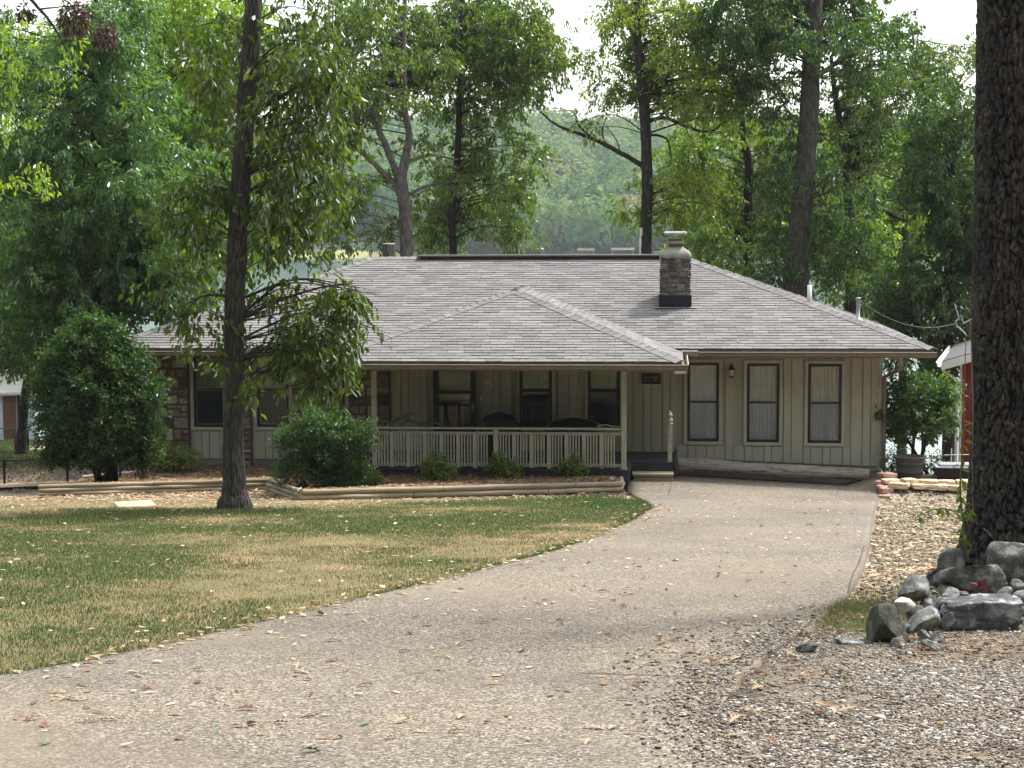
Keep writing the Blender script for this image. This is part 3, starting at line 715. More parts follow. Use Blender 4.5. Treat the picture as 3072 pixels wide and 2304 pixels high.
ds = MB(); ds.tube([(-.62, -.06, ZE-.16), (-.62, -.06, ZE-.3), (-.64, .1, ZE-.42), (-.80, FB-.06, ZE-.62), (-.80, FB-.06, .25), (-.80, FB-.06, .0), (-.74, FB-.16, -.1), (-.66, FB-.3, -.16)], .042, 8)
ds.build('downspout', M['gutter'], house)
# ---- porch
pb = -1.70
bm_ = MB(); bm_.box(-10.49, -5.76, pb-.05, pb+.05, 2.115, PZ-.161, bev=.006); bm_.box(-10.49, -10.39, pb+.06, FB-.1, 2.115, PZ-.162, bev=.006); bm_.box(-5.86, -5.76, pb+.06, FB-.1, 2.115, PZ-.162, bev=.006)
bm_.build('porch_beam', M['soffit'], house)
for a in (-10.44, -5.816):
    q = MB(); q.box(a-.047, a+.047, pb-.047, pb+.047, .302, 2.113, bev=.006); q.box(a-.06, a+.06, pb-.06, pb+.06, .301, .33, bev=.004); q.build('porch_post', M['rail'], house)
q = MB(); a = -8.173; q.box(a-.047, a+.047, pb-.055, pb+.04, .20, 1.03, bev=.006); q.build('railing_post', M['rail'], house)
rl = MB(); rl.box(-10.39, -5.865, pb-.065, pb+.065, 1.032, 1.066, bev=.006)
rail = rl.build('railing', M['rail'], house)
q = MB(); q.box(-10.39, -8.222, pb-.018, pb+.022, .93, .985, bev=.004); q.box(-8.124, -5.865, pb-.018, pb+.022, .93, .985, bev=.004); q.build('upper_rail', M['rail'], rail)
q = MB(); q.box(-10.39, -8.222, pb-.018, pb+.022, .345, .40, bev=.004); q.box(-8.124, -5.865, pb-.018, pb+.022, .345, .40, bev=.004); q.build('lower_rail', M['rail'], rail)
bn = None; bw = None
for lo, hi in ((-10.39, -8.222), (-8.124, -5.865)):
    per = (hi-lo)/7.0
    for g in range(7):
        st_ = lo+g*per
        for k in range(4):
            a = st_+.035+k*.0535
            if bn is None:
                q = MB(); q.box(-.014, .014, pb-.047, pb-.019, .335, .965, bev=.005); bn = q.build('baluster', M['rail'], rail); bo = bn
            else: bo = bn.copy(); COL.objects.link(bo)
            bo.location = (a+random.uniform(-.002, .002), 0, random.uniform(-.006, .006))
        if g < 6:
            a = st_+per-.035
            if bw is None:
                q = MB(); q.box(-.039, .039, pb-.039, pb-.019, .315, .972, bev=.005); bw = q.build('slat', M['rail'], rail); bo = bw
            else: bo = bw.copy(); COL.objects.link(bo)
            bo.location = (a, 0, random.uniform(-.006, .006))
dk = MB()
nb = 22
for i in range(nb):
    y0 = pb-.08+i*(FB-.0-(pb-.08))/nb; y1 = pb-.08+(i+1)*(FB-(pb-.08))/nb-.005
    dk.box(-10.60, -5.70 if y0 < -.70 else -4.87, y0, y1, .262, .299, bev=.004)
dk.box(-10.58, -5.72, pb-.06, pb-.03, .06, .26); dk.box(-5.74, -5.715, pb-.02, -.7, .06, .26); dk.box(-5.70, -4.88, -.69, -.66, .06, .258); dk.box(-10.58, -10.55, pb-.02, FB-.1, .06, .26)
dk.box(-4.878, -4.84, -.72, FB-.06, .02, .36, bev=.004)
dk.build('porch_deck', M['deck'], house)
q = MB(); q.box(-10.4, -5.9, -1.4, FB-.1, -.4, .255); q.build('deck_shade_box', M['dark'], house)  # dark block put in as the shade below the deck
q = MB(); q.box(-5.66, -4.91, -1.02, -.70, -.02, .015, mi=0); q.box(-5.68, -4.90, -1.05, -.70, .092, .135, bev=.006); q.box(-5.64, -4.92, -1.0, -.98, -.12, .09)
q.build('porch_step', M['stepwood'], house)
q = MB(); na, nb_ = -4.972, -.60
q.box(na-.043, na+.043, nb_-.043, nb_+.043, .30, 1.02, bev=.006); q.lathe([(.06, 1.02), (.066, 1.035), (.03, 1.05), (.052, 1.075), (.058, 1.10), (.05, 1.125), (.022, 1.145), (.03, 1.155), (.047, 1.18), (.05, 1.20), (.04, 1.225), (.02, 1.238), (.026, 1.25), (.014, 1.268), (0.002, 1.272)], (na, nb_, 0), 18)
q.build('newel_post', M['whitewood'], house)
# lantern on the right wall
q = MB(); la = -3.767; q.box(la-.04, la+.04, FB-.04, FB-.008, 1.82, 1.98, bev=.01); q.tube([(la, FB-.03, 1.93), (la, FB-.10, 2.02), (la, FB-.12, 2.0)], .012, 6)
q.lathe([(.004, 2.075), (.012, 2.06), (.02, 2.03), (.055, 1.975), (.07, 1.955), (.066, 1.945)], (la, FB-.12, 0), 12); q.lathe([(.045, 1.815), (.05, 1.80), (.02, 1.785), (.004, 1.775)], (la, FB-.12, 0), 12)
for k in range(6):
    an = R(60*k); q.tube([(la+.06*math.cos(an), FB-.12+.06*math.sin(an), 1.95), (la+.045*math.cos(an), FB-.12+.045*math.sin(an), 1.81)], .005, 5)
wl = q.build('wall_lantern', M['brass'], house)
q = MB(); q.lathe([(.036, 1.815), (.05, 1.86), (.054, 1.945)], (la, FB-.12, 0), 14); q.build('lantern_glass', M['lampglass'], wl, True)
q = MB(); q.lathe([(.11, PZ-.165), (.115, PZ-.19), (.09, PZ-.225), (.004, PZ-.235)], (-6.95, -.2, 0), 16); q.build('ceiling_light', M['brass'], house, True)
# valley strip: weathered wood at the foot of the right wall handled by corner trim
# ================================================================== things on / at the house
def hobj(name, loc, rz=0): return empty(name, hw(*loc), -TH+rz)
# hanging wooden sign
sg = tag(hobj('hanging_sign', (-5.345, FB-.03, 1.755)), 'small dark wooden plaque with pale lettering hung by two cords on the porch wall', 'sign')
q = MB()
for a0, a1, z0, z1 in ((-.19, .19, -.105, -.075), (-.19, .19, .075, .105), (-.19, -.16, -.075, .075), (.16, .19, -.075, .075)): q.box(a0, a1, -.03, 0, z0, z1, bev=.004)
q.box(-.16, .16, -.015, 0, -.075, .075); q.build('frame', M['signwood'], sg)
q = MB(); rr = random.Random(5)
for row, zc, n, hgt in ((0, .035, 9, .028), (1, -.028, 6, .05)):
    for k in range(n):
        x = -.13+.26*(k+.5)/n
        if row == 1 and k == 3: continue
        pts = [(x+rr.uniform(-.014, .014), -.018, zc+rr.uniform(-hgt/2, hgt/2)) for _ in range(4)]
        pts[0] = (x-.01, -.018, zc-hgt/2); pts[-1] = (x+.012, -.018, zc+hgt/2*rr.choice((-1, 1)))
        q.tube(pts, .0045, 5)
q.build('lettering', M['signpale'], sg)
q = MB(); q.tube([(-.085, -.012, .10), (-.085, -.012, .165)], .004, 5); q.tube([(.085, -.012, .10), (.085, -.012, .165)], .004, 5); q.tube([(-.12, -.012, .165), (.12, -.012, .165)], .006, 6); q.build('cord', M['signpale'], sg)
# log against the right wall
q = MB(); pts = []; rad = []
NL = 60
for i in range(NL+1):
    u_ = i/NL; a = -4.82+u_*3.70
    pts.append(hw(a, .60+.02*math.sin(u_*5), .085-.175*u_+.012*math.sin(u_*9))); rad.append(.135+.012*math.sin(u_*11+1)+random.uniform(-.006, .006)-.01*u_)
q.tube(pts, rad, 22, jit=.018)
tag(q.build('log', M['log'], None), 'long weathered log lying on the driveway along the foot of the right wall', 'log')
# covered grill, covered bench, chair, driftwood, hose
def cover_mesh(w, d, h, seed, top=.7, n=28, m=14):
    vs = []; fs = []; rr = random.Random(seed)
    for i in range(m+1):
        t_ = i/m; 
        sc = 1-.06*t_ if t_ < top else (1-.06*top)*math.sqrt(max(0, 1-((t_-top)/(1-top))**2.2))
        for k in range(n):
            an = 2*math.pi*k/n; ca_, sa_ = math.cos(an), math.sin(an)
            ex = .45; x = math.copysign(abs(ca_)**ex, ca_)*w/2*sc; y_ = math.copysign(abs(sa_)**ex, sa_)*d/2*sc
            wv = 1+.035*math.sin(k*2.1+seed)*(1-t_)
            vs.append((x*wv, y_*wv, h*t_))
    for i in range(m):
        for k in range(n): j = (k+1) % n; fs.append((i*n+k, i*n+j, (i+1)*n+j, (i+1)*n+k))
    fs.append(tuple(range((m)*n, (m+1)*n)))
    mb = MB(); mb.add(vs, fs); return mb
g1 = tag(hobj('covered_grill', (-6.78, -.75, .30)), 'long low shape under a black cover on the porch, nearer the right post', 'grill cover')
cover_mesh(1.15, .6, .86, 2).build('vinyl_cover', M['cover'], g1, True)
q = MB(); q.tube([(-.3+.05*k, -.335+.012*(k % 2), .66+.006*math.sin(k)) for k in range(9)], .008, 5); q.build('pale_stitching', M['metal'], g1)
g2 = tag(hobj('covered_grill', (-8.25, -.35, .30)), 'taller domed shape under a black cover on the porch, right of the door', 'grill cover')
cover_mesh(.75, .6, .92, 5).build('vinyl_cover', M['cover'], g2, True)
chr_ = tag(hobj('porch_chair', (-7.62, .35, .30)), 'black slat backed chair against the porch wall under a window', 'chair')
q = MB(); q.box(-.28, .28, -.27, .22, .40, .44, bev=.01); q.build('seat', M['cover'], chr_)
q = MB(); q.box(-.28, .28, .20, .235, 1.02, 1.10, bev=.01); q.box(-.28, .28, .20, .235, .50, .55, bev=.01)
for k in range(9): q.box(-.25+k*.0575, -.225+k*.0575, .205, .23, .55, 1.02)
q.build('backrest', M['cover'], chr_)
for sx in (-1, 1):
    q = MB(); q.box(sx*.29-.03, sx*.29+.03, -.3, .22, .62, .65, bev=.008); q.build('armrest', M['cover'], chr_)
    for y_, zt in ((-.25, .62), (.2, 1.08)):
        q = MB(); q.box(sx*.28-.02, sx*.28+.02, y_-.02, y_+.02, 0, zt, bev=.005); q.build('leg', M['cover'], chr_)
q = MB()
for pl, r_ in (([(-10.33, -1.2, .62), (-10.28, -1.0, 1.04), (-10.05, -.9, 1.16), (-9.82, -.85, 1.25)], (.045, .04, .035, .02)), ([(-10.2, -1.1, .9), (-9.95, -1.0, 1.12), (-9.7, -1.0, 1.05), (-9.45, -1.0, 1.09), (-9.2, -1.0, 1.0)], (.03, .035, .03, .025, .015)), ([(-10.33, -1.2, .62), (-10.1, -1.1, .31)], (.045, .03)), ([(-9.7, -1.0, 1.05), (-9.6, -1.05, .31)], (.03, .03))):
    q.tube([hw(*p) for p in pl], r_, 7, jit=.12)
tag(q.build('driftwood', M['driftwood'], None), 'pale bare driftwood branch standing at the left end of the porch', 'driftwood')
q = MB(); q.tube([hw(-5.87-.43*(1-u), -1.70+.02*math.sin(u*9), 1.08+.035*math.sin(min(1, u*1.5)*math.pi)+.01) for u in np.linspace(0, 1, 14)], .011, 7)
tag(q.build('hose', M['whitewood'], None), 'short pale hose lying on the porch railing by the right post', 'hose')
# ================================================================== ground sheets
yy = np.concatenate([np.arange(-22, 40, .45), np.arange(40, 70, 1.5)]); xx = np.concatenate([np.arange(-70, -16, 3), np.arange(-16, 14, .45), np.arange(14, 70, 3)])
X, Y = np.meshgrid(xx, yy); tag(link('ground', grid_mesh('ground', X, Y, T(X, Y)-.05), M['ground']), kind='structure')
# driveway outline (left and right edges as functions of distance)
LE = [gp(*p) for p in ((1356, 1030), (1356, 1062), (1395, 1086), (1411, 1099), (1375, 1122), (1330, 1145), (1265, 1170), (1200, 1193), (1100, 1220), (1000, 1246), (820, 1288), (600, 1341), (400, 1388), (200, 1432), (0, 1466))]
RE = [gp(*p) for p in ((1900, 1042), (1890, 1100), (1877, 1180), (1850, 1255), (1815, 1308), (1765, 1345), (1700, 1395), (1610, 1450), (1570, 1520), (1590, 1590), (1650, 1658))]
ly = np.array([p.y for p in LE][::-1]); lx = np.array([p.x for p in LE][::-1])
ry = np.array([p.y for p in RE][::-1]); rx = np.array([p.x for p in RE][::-1])
ly = np.concatenate([[ly[0]-1.2], ly]); lx = np.concatenate([[-22], lx])
def LX(y): return np.interp(y, ly, lx)
def RX(y): return np.interp(y, np.concatenate([[-20, 2], ry]), np.concatenate([[3., 2.], rx]))
def strip(name, ys, lf, rf, nc, dz, mat, skirt=.05):
    u = np.linspace(0, 1, nc); Ym = np.repeat(ys[:, None], nc, 1); l = lf(ys)[:, None]; r = rf(ys)[:, None]
    Xm = l+(r-l)*u[None, :]; Zm = T(Xm, Ym)+dz
    Xm = np.concatenate([Xm[:, :1], Xm, Xm[:, -1:]], 1); Ym = np.concatenate([Ym[:, :1], Ym, Ym[:, -1:]], 1); Zm = np.concatenate([Zm[:, :1]-skirt, Zm, Zm[:, -1:]-skirt], 1)
    return tag(link(name, grid_mesh(name, Xm, Ym, Zm), mat), kind='structure')
dys = np.concatenate([np.arange(-18, ly[0], .5), np.arange(ly[0], 33.3, .12)])
wob = lambda y, s: .035*np.sin(y*3.1+s)+.03*np.sin(y*7.7+s*2)
strip('driveway', dys, lambda y: LX(y), lambda y: RX(y)+wob(y, 1)*(y < 14), 40, .022, M['drive'], .09)
# joint lines in the slab
q = MB()
for (p0, p1) in (((1452, 1034), (1444, 1074)), ((1250, 1462), (1560, 1473)), ((1832, 1288), (1866, 1185))):
    a, b = gp(*p0), gp(*p1); n = 16; d = (b-a); s_d = Vector((-d.y, d.x, 0)).normalized()*.007
    for i in range(n):
        u0, u1 = a+d*(i/n), a+d*((i+1)/n)
        z0, z1 = Ts(u0.x, u0.y)+.0262, Ts(u1.x, u1.y)+.0262
        q.add([(u0.x-s_d.x, u0.y-s_d.y, z0), (u0.x+s_d.x, u0.y+s_d.y, z0), (u1.x+s_d.x, u1.y+s_d.y, z1), (u1.x-s_d.x, u1.y-s_d.y, z1)], [(0, 1, 2, 3)])
tag(q.build('driveway_joint', M['fascia'], None), kind='structure')
# lawn
FARL = [(-34, 27.2), (-8.5, 27.6), (-6.5, 27.0), (-4.3, 26.4), (-2.5, 27.4), (-1, 28.6), (.5, 29.6), (1.6, 30.0), (2.2, 28.0), (3, 26)]
def lawn_far(x): return np.interp(x, [p[0] for p in FARL], [p[1] for p in FARL])
lys = np.arange(float(ly[1])-.6, 30.4, .14)
strip('lawn', lys[lys < 29.9], lambda y: np.full_like(y, -34.), lambda y: LX(y)-.02, 60, -.006, M['lawn'])
# planting bed behind the timber edging
EL, E1, E2, E3, E4 = gp(85, 1069), gp(575, 1055), gp(645, 1080), gp(1342, 1061), gp(1350, 1018)
def edge_y(x): return np.interp(x, [EL.x-1, EL.x, E1.x, E2.x, E3.x], [EL.y, EL.y, E1.y, E2.y, E3.y])
def bed_z(x, y):
    front = edge_y(x); t_ = ss((y-front)/1.6); back = -.03+.19*ss((x-hw(-11, 0, 0).x)/.8)
    zf = T(x, front)+.155
    return zf*(1-t_)+back*t_ + .02*(vnoise(x, y, 2.3)-.5)
bx = np.linspace(EL.x+.05, E3.x-.02, 120); bv = np.linspace(0, 1, 26)
Xb = np.repeat(bx[None, :], 26, 0); fy = edge_y(bx)+.03; by = Y0-(bx-X0)*math.tan(TH)+FB/math.cos(TH)-.0
by = np.where(bx > hw(-10.6, 0, 0).x, Y0-(bx-X0)*math.tan(TH)-1.6/math.cos(TH), by)
Yb = fy[None, :]+(by-fy)[None, :]*bv[:, None]; tag(link('planting_bed', grid_mesh('planting_bed', Xb, Yb, bed_z(Xb, Yb)), M['mulch']), kind='structure')
# timbers: four runs, each a stack
def run(label, A, B, n, r, h0, over=.0):
    d = (B-A); ln = d.length; d.normalize(); e_ = tag(empty('timber_edging', (A.x, A.y, Ts(A.x, A.y)), math.atan2(d.y, d.x)), label, 'garden edging', 'timber edging of the planting bed')
    zB = Ts(B.x, B.y)-Ts(A.x, A.y)
    for k in range(n):
        q = MB(); L0 = -over; segs = [L0]
        while segs[-1] < ln+over-.05: segs.append(min(segs[-1]+random.uniform(2.0, 2.6), ln+over))
        for s0, s1 in zip(segs[:-1], segs[1:]):
            zc = h0+r+k*2*r*.96
            npt = 10
            pp = [(s0+.006+(s1-s0-.012)*i/npt, .012*math.sin(k*3+i)+.018*k, zc+zB*(s0+(s1-s0)*i/npt)/ln+random.uniform(-.003, .003)) for i in range(npt+1)]
            q.tube(pp, [r*random.uniform(.95, 1.03) for _ in pp], 12)
        q.build('timber', M['timber'], e_)
run('long left run of three stacked round timbers edging the planting bed', EL, E1, 3, .036, -.03, .02)
run('short slanting pair of timbers joining the two long edging runs', E1, E2, 3, .037, -.03, .05)
run('right run of stacked pale timbers edging the bed in front of the porch', E2, E3, 2, .05, -.02, .02)
run('short end timber of the edging beside the porch steps', E3, E4, 2, .048, -.02, .0)
pA = [gp(-40, 1057), gp(150, 1049), gp(160, 1041), gp(-40, 1048)]
q = MB(); n = 14; vs = []
for i in range(n+1):
    for a_, b_ in ((pA[0], pA[1]), (pA[3], pA[2])):
        v_ = a_.lerp(b_, i/n); vs.append((v_.x, v_.y, Ts(v_.x, v_.y)+.02))
q.add(vs, [(2*i, 2*i+2, 2*i+3, 2*i+1) for i in range(n)]); tag(q.build('path', M['slab'], None), kind='structure')
q = MB(); a_, b_ = gp(178, 1030, .06), gp(330, 1016, .06); q.tube([a_.lerp(b_, i/8)+Vector((0, 0, random.uniform(-.004, .004))) for i in range(9)], .03, 8); tag(q.build('drain_pipe', M['white'], None), 'white drain pipe lying on the ground behind the big bush', 'pipe')
# ---- grass
def scatter(n, x0, x1, y0, y1): return rng.uniform(x0, x1, n), rng.uniform(y0, y1, n)
def grass(name, gx, gy, gz, hgt, wid, tone):
    n = len(gx); an = rng.uniform(0, 2*np.pi, n); lean = rng.uniform(.25, 1.15, n); la = rng.uniform(0, 2*np.pi, n)
    dx, dy = np.cos(an)*wid/2, np.sin(an)*wid/2; lx_, ly_ = np.cos(la)*hgt*lean, np.sin(la)*hgt*lean
    V = np.empty((n, 5, 3))
    V[:, 0] = np.stack([gx-dx, gy-dy, gz], 1); V[:, 1] = np.stack([gx+dx, gy+dy, gz], 1)
    V[:, 2] = np.stack([gx+dx*.8+lx_*.35, gy+dy*.8+ly_*.35, gz+hgt*.6], 1); V[:, 3] = np.stack([gx-dx*.8+lx_*.35, gy-dy*.8+ly_*.35, gz+hgt*.6], 1)
    V[:, 4] = np.stack([gx+lx_, gy+ly_, gz+hgt*(1-.3*lean)], 1)
    i = np.arange(n)[:, None]*5
    F = np.concatenate([i+np.array([[0, 1, 2]]), i+np.array([[0, 2, 3]]), i+np.array([[3, 2, 4]])], 0)
    return link(name, np_mesh(name, V.reshape(-1, 3), F, np.repeat(tone, 5)), M['grass'])
N = 620000
gx, gy = scatter(N, -11.5, 3.2, float(ly[1])-.4, 30.3)
gy = float(ly[1])-.4+(gy-float(ly[1])+.4)  # uniform
edge = LX(gy)-gx
patch = vnoise(gx, gy, .55, 4, 1); fine = vnoise(gx, gy, 3.2, 3, 2)
farl = lawn_far(gx)-gy
vis = np.abs(gx) < gy*.30+.4
green = ss((.30-edge)/.3)*.9*(vnoise(gx, gy, .6, 2, 7) > .38) + ss((gx-.4)/1.2)*ss((gy-25.5)/2)*.9
dry = np.clip((patch-.40)*3.0+(fine-.5)*1.2-green, 0, 1.2)
keep = (edge > -.03) & (farl > -1.0+1.6*rng.random(N)) & vis & (rng.random(N) < np.clip(1.08-dry*.75, .12, 1)) & (rng.random(N) < np.clip(1.15-(gy-12)/40, .4, 1))
gx, gy, dry, green = gx[keep], gy[keep], dry[keep], green[keep]
tone = np.clip(.26+.50*dry+rng.normal(0, .15, len(gx))-.12*np.clip(green, 0, 1)+.13*(rng.random(len(gx)) < .18)*3, 0, 1)
hh = rng.uniform(.022, .048, len(gx))*(1+.5*np.clip(green, 0, 1))*(1-.25*np.clip(dry, 0, 1)); wd = rng.uniform(.004, .0075, len(gx))*(.8+gy/45)
tag(grass('grass', gx, gy, T(gx, gy)-.008, hh, wd, tone), kind='stuff')
# rough grass tuft by the drive edge and grass on the far left verge
c0 = gp(1840, 1335)
n = 9000; gx = c0.x+rng.normal(0, .26, n)-.02; gy = c0.y+rng.normal(0, .55, n)
k = (gx > RX(gy)-.05); gx, gy = gx[k], gy[k]
o_ = grass('weedy_grass', gx, gy, T(gx, gy)-.05, rng.uniform(.05, .13, len(gx)), rng.uniform(.004, .007, len(gx)), np.clip(rng.normal(.55, .25, len(gx)), 0, 1)); tag(o_, kind='stuff')
n = 60000; gx, gy = scatter(n, -15.5, -9.2, 33, 47)
k = rng.random(n) < np.clip((gy-35.5)/4, .08, 1)*(vnoise(gx, gy, .5, 3, 3) > .36); gx, gy = gx[k], gy[k]
tag(grass('side_yard_grass', gx, gy, T(gx, gy)-.05, rng.uniform(.05, .1, len(gx)), rng.uniform(.012, .02, len(gx)), np.clip(rng.normal(.32, .2, len(gx)), 0, 1)), kind='stuff')
# ---- litter (flat curled leaves)
def flats(name, x, y, z, ln, wd, tone, mat, curl=.3):
    n = len(x); an = rng.uniform(0, 2*np.pi, n); ca, sa = np.cos(an), np.sin(an)
    tl = rng.uniform(-curl, curl, n)*ln; cu = rng.uniform(-.05, curl, n)*wd
    V = np.empty((n, 6, 3))
    def put(i, u, w, h): V[:, i, 0] = x+u*ca-w*sa; V[:, i, 1] = y+u*sa+w*ca; V[:, i, 2] = z+.004+h
    put(0, -ln/2, 0*ln, np.abs(tl)*.3); put(1, -ln*.15, -wd/2, cu+.002); put(2, ln*.2, -wd*.42, cu+.002+np.clip(tl, 0, 9)*.3); put(3, ln/2, 0*ln, np.clip(tl, 0, 9)); put(4, ln*.2, wd*.42, cu+.002+np.clip(tl, 0, 9)*.3); put(5, -ln*.15, wd/2, cu+.002)
    i = np.arange(n)[:, None]*6
    F = np.concatenate([i+np.array([[0, 1, 2]]), i+np.array([[0, 2, 3]]), i+np.array([[0, 3, 4]]), i+np.array([[0, 4, 5]])], 0)
    return link(name, np_mesh(name, V.reshape(-1, 3), F, np.repeat(tone, 6)), mat)
XS, YS, ZS_, LS, WS, TS = [], [], [], [], [], []
def lit(x, y, z, l0, l1, tm, td, asp=.5):
    n = len(x); XS.append(x); YS.append(y); ZS_.append(z); l = rng.uniform(l0, l1, n); LS.append(l); WS.append(l*asp*rng.uniform(.6, 1.2, n)); TS.append(np.clip(rng.normal(tm, td, n), 0, 1))
# strip before the edging / under the front tree
n = 26000; x, y = scatter(n, -11.5, 2.4, 25.6, 32.3); far = lawn_far(x)-y; k = (y < edge_y(x)-.05) & (far < .9*rng.random(n)) & (x < LX(y)) ; x, y = x[k], y[k]
lit(x, y, T(x, y)-.045+rng.uniform(0, .03, len(x)), .05, .12, .58, .22)
# the planting bed
n = 26000; x, y = scatter(n, EL.x+.2, E3.x-.05, 29.5, 36); yb_ = np.interp(x, bx, by); k = (y > edge_y(x)+.08) & (y < yb_-.02); x, y = x[k], y[k]
lit(x, y, bed_z(x, y)+rng.uniform(0, .02, len(x)), .05, .12, .45, .2, .4)
# verge right of the drive
n = 15000; x, y = scatter(n, 2.2, 9.5, 12.5, 31.8); k = (x > RX(y)+.02) & (x < y*.31+.3); x, y = x[k], y[k]
k = rng.random(len(x)) < np.clip(1.5-(y-12)/13, .3, 1); x, y = x[k], y[k]; lit(x, y, T(x, y)-.04+rng.uniform(0, .03, len(x)), .03, .095, .56, .3)
# side yard at the left
n = 9000; x, y = scatter(n, -15.5, -8.2, 32, 41); k = rng.random(n) < np.clip((41-y)/7, 0, 1); x, y = x[k], y[k]
lit(x, y, T(x, y)-.045+rng.uniform(0, .03, len(x)), .06, .13, .45, .2)
# loose on lawn and drive
n = 420; x, y = scatter(n, -8, 3, 11, 30); k = (x < LX(y)) ; x, y = x[k], y[k]; lit(x, y, T(x, y)+.02, .04, .10, .72, .18)
n = 2600; x, y = scatter(n, -7, 6.5, 8, 33); k = (x > LX(y)) & (x < RX(y)) & (rng.random(n) < .25+.75*vnoise(x, y, .7, 2, 5)); x, y = x[k], y[k]; lit(x, y, T(x, y)+.024, .03, .085, .62, .3)
n = 420; y = rng.uniform(10, 27, n); x = LX(y)+rng.normal(.04, .16, n); lit(x, y, T(x, y)+.024, .03, .09, .62, .25)
n = 9000; x, y = scatter(n, 1.0, 5, 6.5, 13.5); k = (x > RX(y)-.55) & (rng.random(n) < np.clip(vnoise(x, y, 1.2, 2, 8)*2.6-.9, .04, 1)*np.clip((y-6.5)/4, .3, 1)); x, y = x[k], y[k]; lit(x, y, T(x, y)+.010+rng.uniform(0, .012, len(x)), .018, .065, .28, .24)
n = 70; a_ = rng.uniform(-15.5, -.8, n); b_ = rng.uniform(.05, 4.4, n); k = (a_ < -b_-.1) & (a_ > -16.2+b_+.1) & ~((a_ > -11.4) & (a_ < -4.7) & (b_ < 3.3)); a_, b_ = a_[k], b_[k]
q_ = np.array([hw(float(u), float(v), ZE+SL*float(v)+.028) for u, v in zip(a_, b_)]); lit(q_[:, 0], q_[:, 1], q_[:, 2], .05, .10, .8, .2)
tag(flats('leaf_litter', *[np.concatenate(q) for q in (XS, YS, ZS_, LS, WS, TS)], M['litter']), kind='stuff')
# ---- gravel
gb = strip('gravel_bed', np.arange(4.5, 12.9, .15), lambda y: RX(y)-.01, lambda y: RX(y)+6, 24, -.002, M['dirt'])
ico = bmesh.new(); bmesh.ops.create_icosphere(ico, subdivisions=1, radius=1); iv = np.array([v.co[:] for v in ico.verts]); ifc = np.array([[v.index for v in f.verts] for f in ico.faces]); ico.free()
def pebbles(name, x, y, z, size, tone, mat):
    n = len(x); sc = size[:, None]*rng.uniform(.55, 1.15, (n, 3)); sc[:, 2] *= .5; sc[:, 0] *= 1.2
    an = rng.uniform(0, 2*np.pi, n); ca, sa = np.cos(an)[:, None], np.sin(an)[:, None]
    V = iv[None]*sc[:, None, :]*(1+rng.uniform(-.22, .22, (n, len(iv), 1)))
    Vx = V[..., 0]*ca-V[..., 1]*sa+x[:, None]; Vy = V[..., 0]*sa+V[..., 1]*ca+y[:, None]; Vz = V[..., 2]+z[:, None]
    F = (np.arange(n)[:, None, None]*len(iv)+ifc[None]).reshape(-1, 3)
    return link(name, np_mesh(name, np.stack([Vx, Vy, Vz], -1).reshape(-1, 3), F, np.repeat(tone, len(iv))), mat)
n = 230000; x, y = scatter(n, .6, 4.6, 5.8, 12.9); e_ = x-RX(y)
k = (rng.random(n) < np.clip(.03+.97*ss((e_+.5)/.9), 0, 1)*np.clip((12.9-y)/1.2, .1, 1)*np.clip(vnoise(x, y, 1.6, 3, 15)*4-1.2, .10, 1)) & (x < y*.31+.25) & (e_ > -.9); x, y = x[k], y[k]
sz = rng.gamma(2.3, .0020, len(x))+.0028
tag(pebbles('gravel', x, y, T(x, y)+np.where(x-RX(y) < 0, .026, .0)+sz*.2, sz, np.clip(rng.normal(.45, .26, len(x)), 0, 1), M['gravel']), kind='stuff')
n = 160000; x, y = scatter(n, 2.2, 11.5, 12.8, 32); k = (x > RX(y)+.01+.06*rng.random(n)) & (x < y*.37+.5) & (rng.random(n) < np.clip(vnoise(x, y, 1.5, 3, 19)*2.6-.5, .15, 1)); x, y = x[k], y[k]
sz = rng.gamma(2.6, .0036, len(x))+.005
tag(pebbles('verge_gravel', x, y, T(x, y)-.045+sz*.25, sz, np.clip(rng.normal(.46, .26, len(x)), 0, 1), M['vgravel']), kind='stuff')
# ---- single oak leaves on the drive
def oak_leaf(seed):
    rr = random.Random(seed); half = [(0, .004), (.08, .006), (.16, .03), (.22, .16), (.27, .05), (.36, .07), (.44, .25), (.50, .09), (.60, .08), (.68, .22), (.74, .08), (.83, .06), (.88, .12), (.93, .05), (1, .0)]
    vs = []; fs = []
    for u, w in half:
        w = w*rr.uniform(.85, 1.15); hz = .10*math.sin(u*3.3+rr.uniform(0, .4))+.02
        vs += [(u-.5, w, hz+w*rr.uniform(.1, .6)), (u-.5, 0, hz*.8), (u-.5, -w, hz+w*rr.uniform(.1, .6))]
    for i in range(len(half)-1):
        b = i*3; fs += [(b, b+1, b+4, b+3), (b+1, b+2, b+5, b+4)]
    me = bpy.data.meshes.new('fallen_leaf'); me.from_pydata(vs, [], fs); me.update(); return me
lms = [oak_leaf(s) for s in range(5)]
mats3 = [(M['oakleaf'], 'dry tan oak leaf lying curled on the driveway'), (M['oakleafgreen'], 'green lobed leaf fallen on the driveway'), (M['oakleafdark'], 'dark brown curled leaf on the driveway')]
lmesh = [[m.copy() for m in lms] for _ in mats3]
for j, (mt, _) in enumerate(mats3):
    for m_ in lmesh[j]: m_.materials.append(mt)
